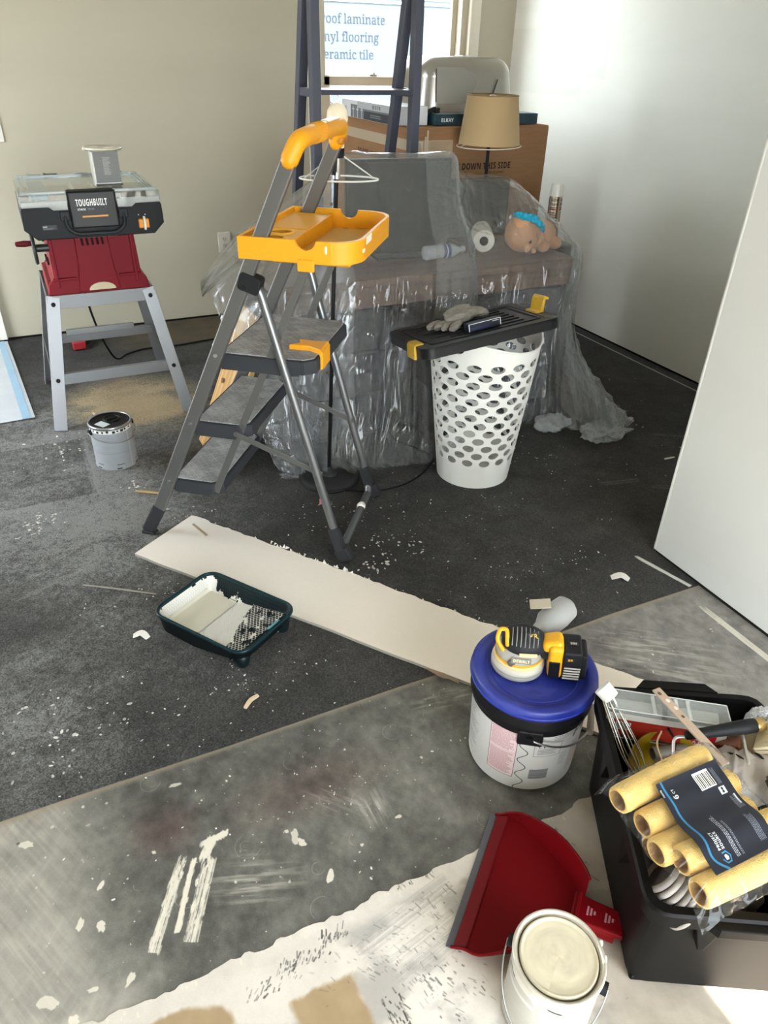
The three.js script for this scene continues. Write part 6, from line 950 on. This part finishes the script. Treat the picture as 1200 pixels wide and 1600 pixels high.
{
  const t = inTote('stir_stick', 'paint-spattered wooden stir stick sloping across the tote', 'stir stick', [1.042, 0.37, -0.64], 0);
  const w = std('#b59f8c', 0.75); put(t, 'stick', [bar([0.002, 0.012, -0.105], [-0.002, -0.002, 0.10], 0.021, 0.005, [0, 1, 0], 0.002)], w);
  for (let k = 0; k < 7; k++) put(t, 'paint_spot', ball(0.003, [rr(-0.007, 0.007), 0.0145 - k * 0.002, -0.09 + k * 0.022], [1.4, 0.3, 1.8], 10), std(k % 3 ? '#e0d8cc' : '#5a4a40', 0.6));
}
function brush(label, p, turn, tilt, hair, ferr, w) {
  const t = thing('paint_brush', label, 'paint brush', p); t.rotation.set(tilt, turn, 0, 'YXZ');
  const br = []; for (let k = 0; k < 40; k++) { const x = -w / 2 + w * (k % 20 + 0.5) / 20, z = k < 20 ? -0.004 : 0.004; br.push(bar([x, z, 0.0], [x * 1.12 + rr(-0.002, 0.002), z * 1.3, 0.055 + rr(-0.004, 0.004)], w / 19, 0.007, [0, 1, 0], 0)); }
  const m = put(t, 'bristles', br, std(hair, 0.9)); m.userData.kind = 'stuff';
  put(t, 'ferrule', [box(w * 1.02, 0.017, 0.034, [0, 0, -0.016], null, 0.004)], std(ferr, 0.35, 0.7));
  put(t, 'handle', ext([[-w * 0.45, 0], [w * 0.45, 0], [w * 0.2, 0.05], [0.012, 0.07], [0.014, 0.12], [0, 0.13], [-0.014, 0.12], [-0.012, 0.07], [-w * 0.2, 0.05]], 0.008, 0.004, [0, 0.004, -0.032], [-PI / 2, 0, 0]), std('#7a4a2c', 0.5));
}
brush('wide paint brush with cream bristles and tan ferrule at the tote edge', [1.185, 0.335, -0.575], 0.55, -0.75, '#cfc3a4', '#8a7757', 0.075);
brush('paint brush with dark bristles and copper ferrule beside the navy roller pack', [1.115, 0.335, -0.43], 2.75, -0.35, '#4a403d', '#a5623c', 0.062);
{
  const cloth = (name, label, p, s, hex, sd) => { const g = new THREE.IcosahedronGeometry(1, 24), q = g.attributes.position; for (let i = 0; i < q.count; i++) { const v = V(q.getX(i), q.getY(i), q.getZ(i)), f = 1 + 0.35 * (fbm(v.x * 2 + sd, v.z * 2 + v.y * 2, sd, 3) - 0.5) - 0.16 * Math.abs(2 * vnoise(v.x * 3 + v.z * 3 + sd, v.y * 2, sd) - 1); q.setXYZ(i, v.x * s[0] * f, v.y * s[1] * f, v.z * s[2] * f); } const m2 = mergeVertices(g.deleteAttribute('normal')); m2.computeVertexNormals(); const t = thing(name, label, 'cloth', p); put(t, 'cloth', m2, std(hex, 0.92)); return t; };
  const t = cloth('grey_cap', 'pale grey canvas cap with dark seams tucked under the roller frame', [1.12, 0.285, -0.545], [0.085, 0.05, 0.07], '#a49c95', 5);
  for (const [a, r] of [[0.3, 0.07], [-0.5, 0.074]]) put(t, 'seam', new THREE.TubeGeometry(new THREE.CatmullRomCurve3([0, 1, 2, 3, 4].map((k) => V(Math.sin(a) * 0.03 + 0.02 * a + 0.02, 0.047 - 0.014 * (k - 2) ** 2 * 0.8, (k - 2) * 0.026 + 0.012 * a))), 24, 0.0022, 8), std('#231f1e', 0.8));
  cloth('rag', 'dirty grey rag stuffed low in the tote beneath the rollers', [0.98, 0.17, -0.52], [0.13, 0.07, 0.17], '#4a4643', 9);
  const b = thing('plastic_bag', 'crumpled clear plastic bag at the far end of the tote', 'plastic bag', [1.235, 0.335, -0.60]);
  const g = new THREE.IcosahedronGeometry(1, 12), q = g.attributes.position; for (let i = 0; i < q.count; i++) { const v = V(q.getX(i), q.getY(i), q.getZ(i)), f = 1 - 0.5 * Math.abs(2 * vnoise(v.x * 3 + 4, v.y * 3 + v.z * 3, 41) - 1); q.setXYZ(i, v.x * 0.05 * f, v.y * 0.03 * f, v.z * 0.04 * f); } g.computeVertexNormals();
  put(b, 'bag', g, phys('#e9ebee', { roughness: 0.15, transmission: 0.75, thickness: 0, side: THREE.DoubleSide }));
}
{
  const t = inTote('ring_stack', 'pale ribbed sleeve of sanding rings in the tote corner below the rollers', 'sanding rings', [0.80, 0.27, -0.405], 0.4);
  for (let k = 0; k < 6; k++) put(t, 'ring', ring(0.033 + 0.001 * k, 0.0058, [0.003 * k, 0.008 * k, -0.011 * k + 0.02], [0.55, 0.1, 0], 36), std(['#8d8680', '#9b948e', '#7c7570'][k % 3], 0.8));
  put(t, 'core', cyl(0.033, 0.033, 0.07, [0.008, 0.018, -0.008], [PI / 2 + 0.55, 0.1, 0], 30), std('#3a3533', 0.9));
}
// ---------------------------------------------------------------- litter on the floor
{
  const g0 = new THREE.IcosahedronGeometry(1, 0), n = 950, chips = new THREE.InstancedMesh(g0, std('#ffffff', 0.8), n);
  const M4 = new THREE.Matrix4(), col = new THREE.Color();
  const put1 = (k, x, z, s) => { const y = z < -1.31 ? -0.001 : -0.0035; const h = s * rr(0.15, 0.4); M4.compose(V(x, y + h * 0.6, z), new THREE.Quaternion().setFromEuler(new THREE.Euler(rr(-0.3, 0.3), rr(0, 6), rr(-0.3, 0.3))), V(s * rr(0.6, 1.8), h, s * rr(0.5, 1.1))); chips.setMatrixAt(k, M4); const v = rr(0.3, 0.68); chips.setColorAt(k, col.setRGB(v, v * 0.97, v * 0.91)); };
  const zones = [[0.95, -2.15, 0.35, 0.3, 70, 0.0035], [0.95, -1.98, 0.12, 0.10, 22, 0.005], [0.88, -1.86, 0.06, 0.05, 16, 0.006], [1.08, -1.92, 0.05, 0.06, 16, 0.0055], [0.2, -2.75, 0.06, 0.06, 14, 0.006], [-0.18, -2.62, 0.1, 0.08, 46, 0.006], [-0.05, -3.2, 0.2, 0.2, 40, 0.006], [0.3, -1.5, 0.4, 0.2, 90, 0.003], [0.2, -2.0, 0.3, 0.25, 60, 0.0035], [1.3, -1.6, 0.4, 0.3, 90, 0.003], [1.9, -2.3, 0.5, 0.4, 60, 0.004], [-0.2, -1.5, 0.2, 0.2, 60, 0.005], [0.4, -1.05, 0.7, 0.25, 110, 0.0028], [1.5, -1.1, 0.3, 0.15, 40, 0.003], [0.35, -2.45, 0.12, 0.1, 20, 0.005], [1.5, -2.0, 0.5, 0.5, 60, 0.003], [2.6, -2.6, 0.4, 0.5, 40, 0.004], [0.9, -2.3, 0.3, 0.2, 36, 0.004]];
  let k = 0; for (const [x, z, a, b, c, s] of zones) for (let i = 0; i < c && k < n; i++, k++) { const u = rr(-1, 1), v = rr(-1, 1); put1(k, x + a * u * Math.abs(u), z + b * v * Math.abs(v), s * rr(0.35, 1.2)); }
  chips.count = k; chips.name = 'debris'; chips.castShadow = chips.receiveShadow = true; chips.userData = { kind: 'stuff', label: 'white plaster and paint crumbs scattered over the carpet and the slab' }; scene.add(chips);
}
const strip = (name, label, cat, pts, w, h, hex) => { const t = thing(name, label, cat, pts[0]); const c = new THREE.CatmullRomCurve3(pts.map((q) => V(q[0] - pts[0][0], q[1] - pts[0][1], q[2] - pts[0][2]))); const N = 20, pos = [], idx = []; for (let i = 0; i <= N; i++) { const p = c.getPoint(i / N), d = c.getTangent(i / N), s = V(d.z, 0, -d.x).normalize().multiplyScalar(w / 2 * (0.6 + 0.4 * Math.sin(PI * (i + 3) / (N + 6)))); for (const [sx, y] of [[-1, 0], [-1, h], [1, h], [1, 0]]) pos.push(p.x + s.x * sx, p.y + y, p.z + s.z * sx); if (i < N) for (let e = 0; e < 4; e++) { const a = i * 4 + e, b = i * 4 + (e + 1) % 4; idx.push(a, a + 4, b, b, a + 4, b + 4); } } idx.push(0, 1, 2, 0, 2, 3, N * 4, N * 4 + 2, N * 4 + 1, N * 4, N * 4 + 3, N * 4 + 2); const g = new THREE.BufferGeometry(); g.setAttribute('position', new THREE.Float32BufferAttribute(pos, 3)); g.setIndex(idx); put(t, 'strip', toCreasedNormals(g, 0.5), std(hex, 0.8)); return t; };
strip('wood_splinter', 'yellowish curl of tape on the carpet beside the ladder foot', 'scrap', [[0.196, 0.001, -2.712], [0.24, 0.006, -2.675], [0.283, 0.002, -2.655]], 0.014, 0.003, '#b9a06a');
strip('wire_scrap', 'thin straight wire lying on the carpet left of the paint tray', 'wire', [[-0.067, 0.001, -2.154], [0.04, 0.003, -2.08], [0.147, 0.002, -2.005]], 0.005, 0.004, '#8d8981');
strip('wood_splinter', 'pale wood splinter on the carpet beneath the paint tray leg', 'scrap', [[0.278, 0.0, -1.405], [0.30, 0.002, -1.425], [0.325, 0.001, -1.435]], 0.012, 0.005, '#c7b49a');
strip('paint_flake', 'curled white paint flake on the carpet near the stub wall corner', 'scrap', [[1.62, 0.0, -1.46], [1.65, 0.012, -1.445], [1.665, 0.004, -1.42]], 0.03, 0.002, '#d8d6d0');
strip('paint_flake', 'white crescent of peeled paint on the carpet beyond the plastic', 'scrap', [[2.49, 0, -2.43], [2.475, 0.008, -2.40], [2.47, 0.002, -2.355]], 0.014, 0.003, '#dcdad4');
strip('paint_flake', 'small white paint strip on the carpet near the right wall', 'scrap', [[2.44, 0.0, -2.06], [2.49, 0.004, -2.05]], 0.012, 0.003, '#d6d4ce');
strip('wood_splinter', 'thin pale stick under the table saw front leg', 'scrap', [[0.13, 0, -3.56], [0.15, 0.003, -3.45], [0.16, 0.002, -3.40]], 0.012, 0.004, '#cdbf9e');
strip('paint_flake', 'two-lobed white paint scrap on the carpet left of the paint tray', 'scrap', [[0.045, 0.0, -1.83], [0.07, 0.008, -1.825], [0.085, 0.002, -1.80]], 0.022, 0.003, '#dedbd3');
{
  const t = thing('paper_tag', 'pink and white paper tag standing on the carpet under the stepladder', 'tag', [0.85, 0.0, -2.315], 0.5);
  const g = filmSheet(8, 8, (u, v) => [(u - 0.5) * 0.026, 0.004 + v * 0.035, 0.012 * Math.sin(v * 2.2) + 0.008 * u]); put(t, 'tag', g, std('#d98f92', 0.7, 0, { side: THREE.DoubleSide }));
  put(t, 'white_edge', filmSheet(4, 8, (u, v) => [0.013 + u * 0.010, 0.004 + v * 0.033, 0.012 * Math.sin(v * 2.2) + 0.008 + 0.002 * u]), std('#e6e2dc', 0.7, 0, { side: THREE.DoubleSide }));
}
renderer.render(scene, camera);
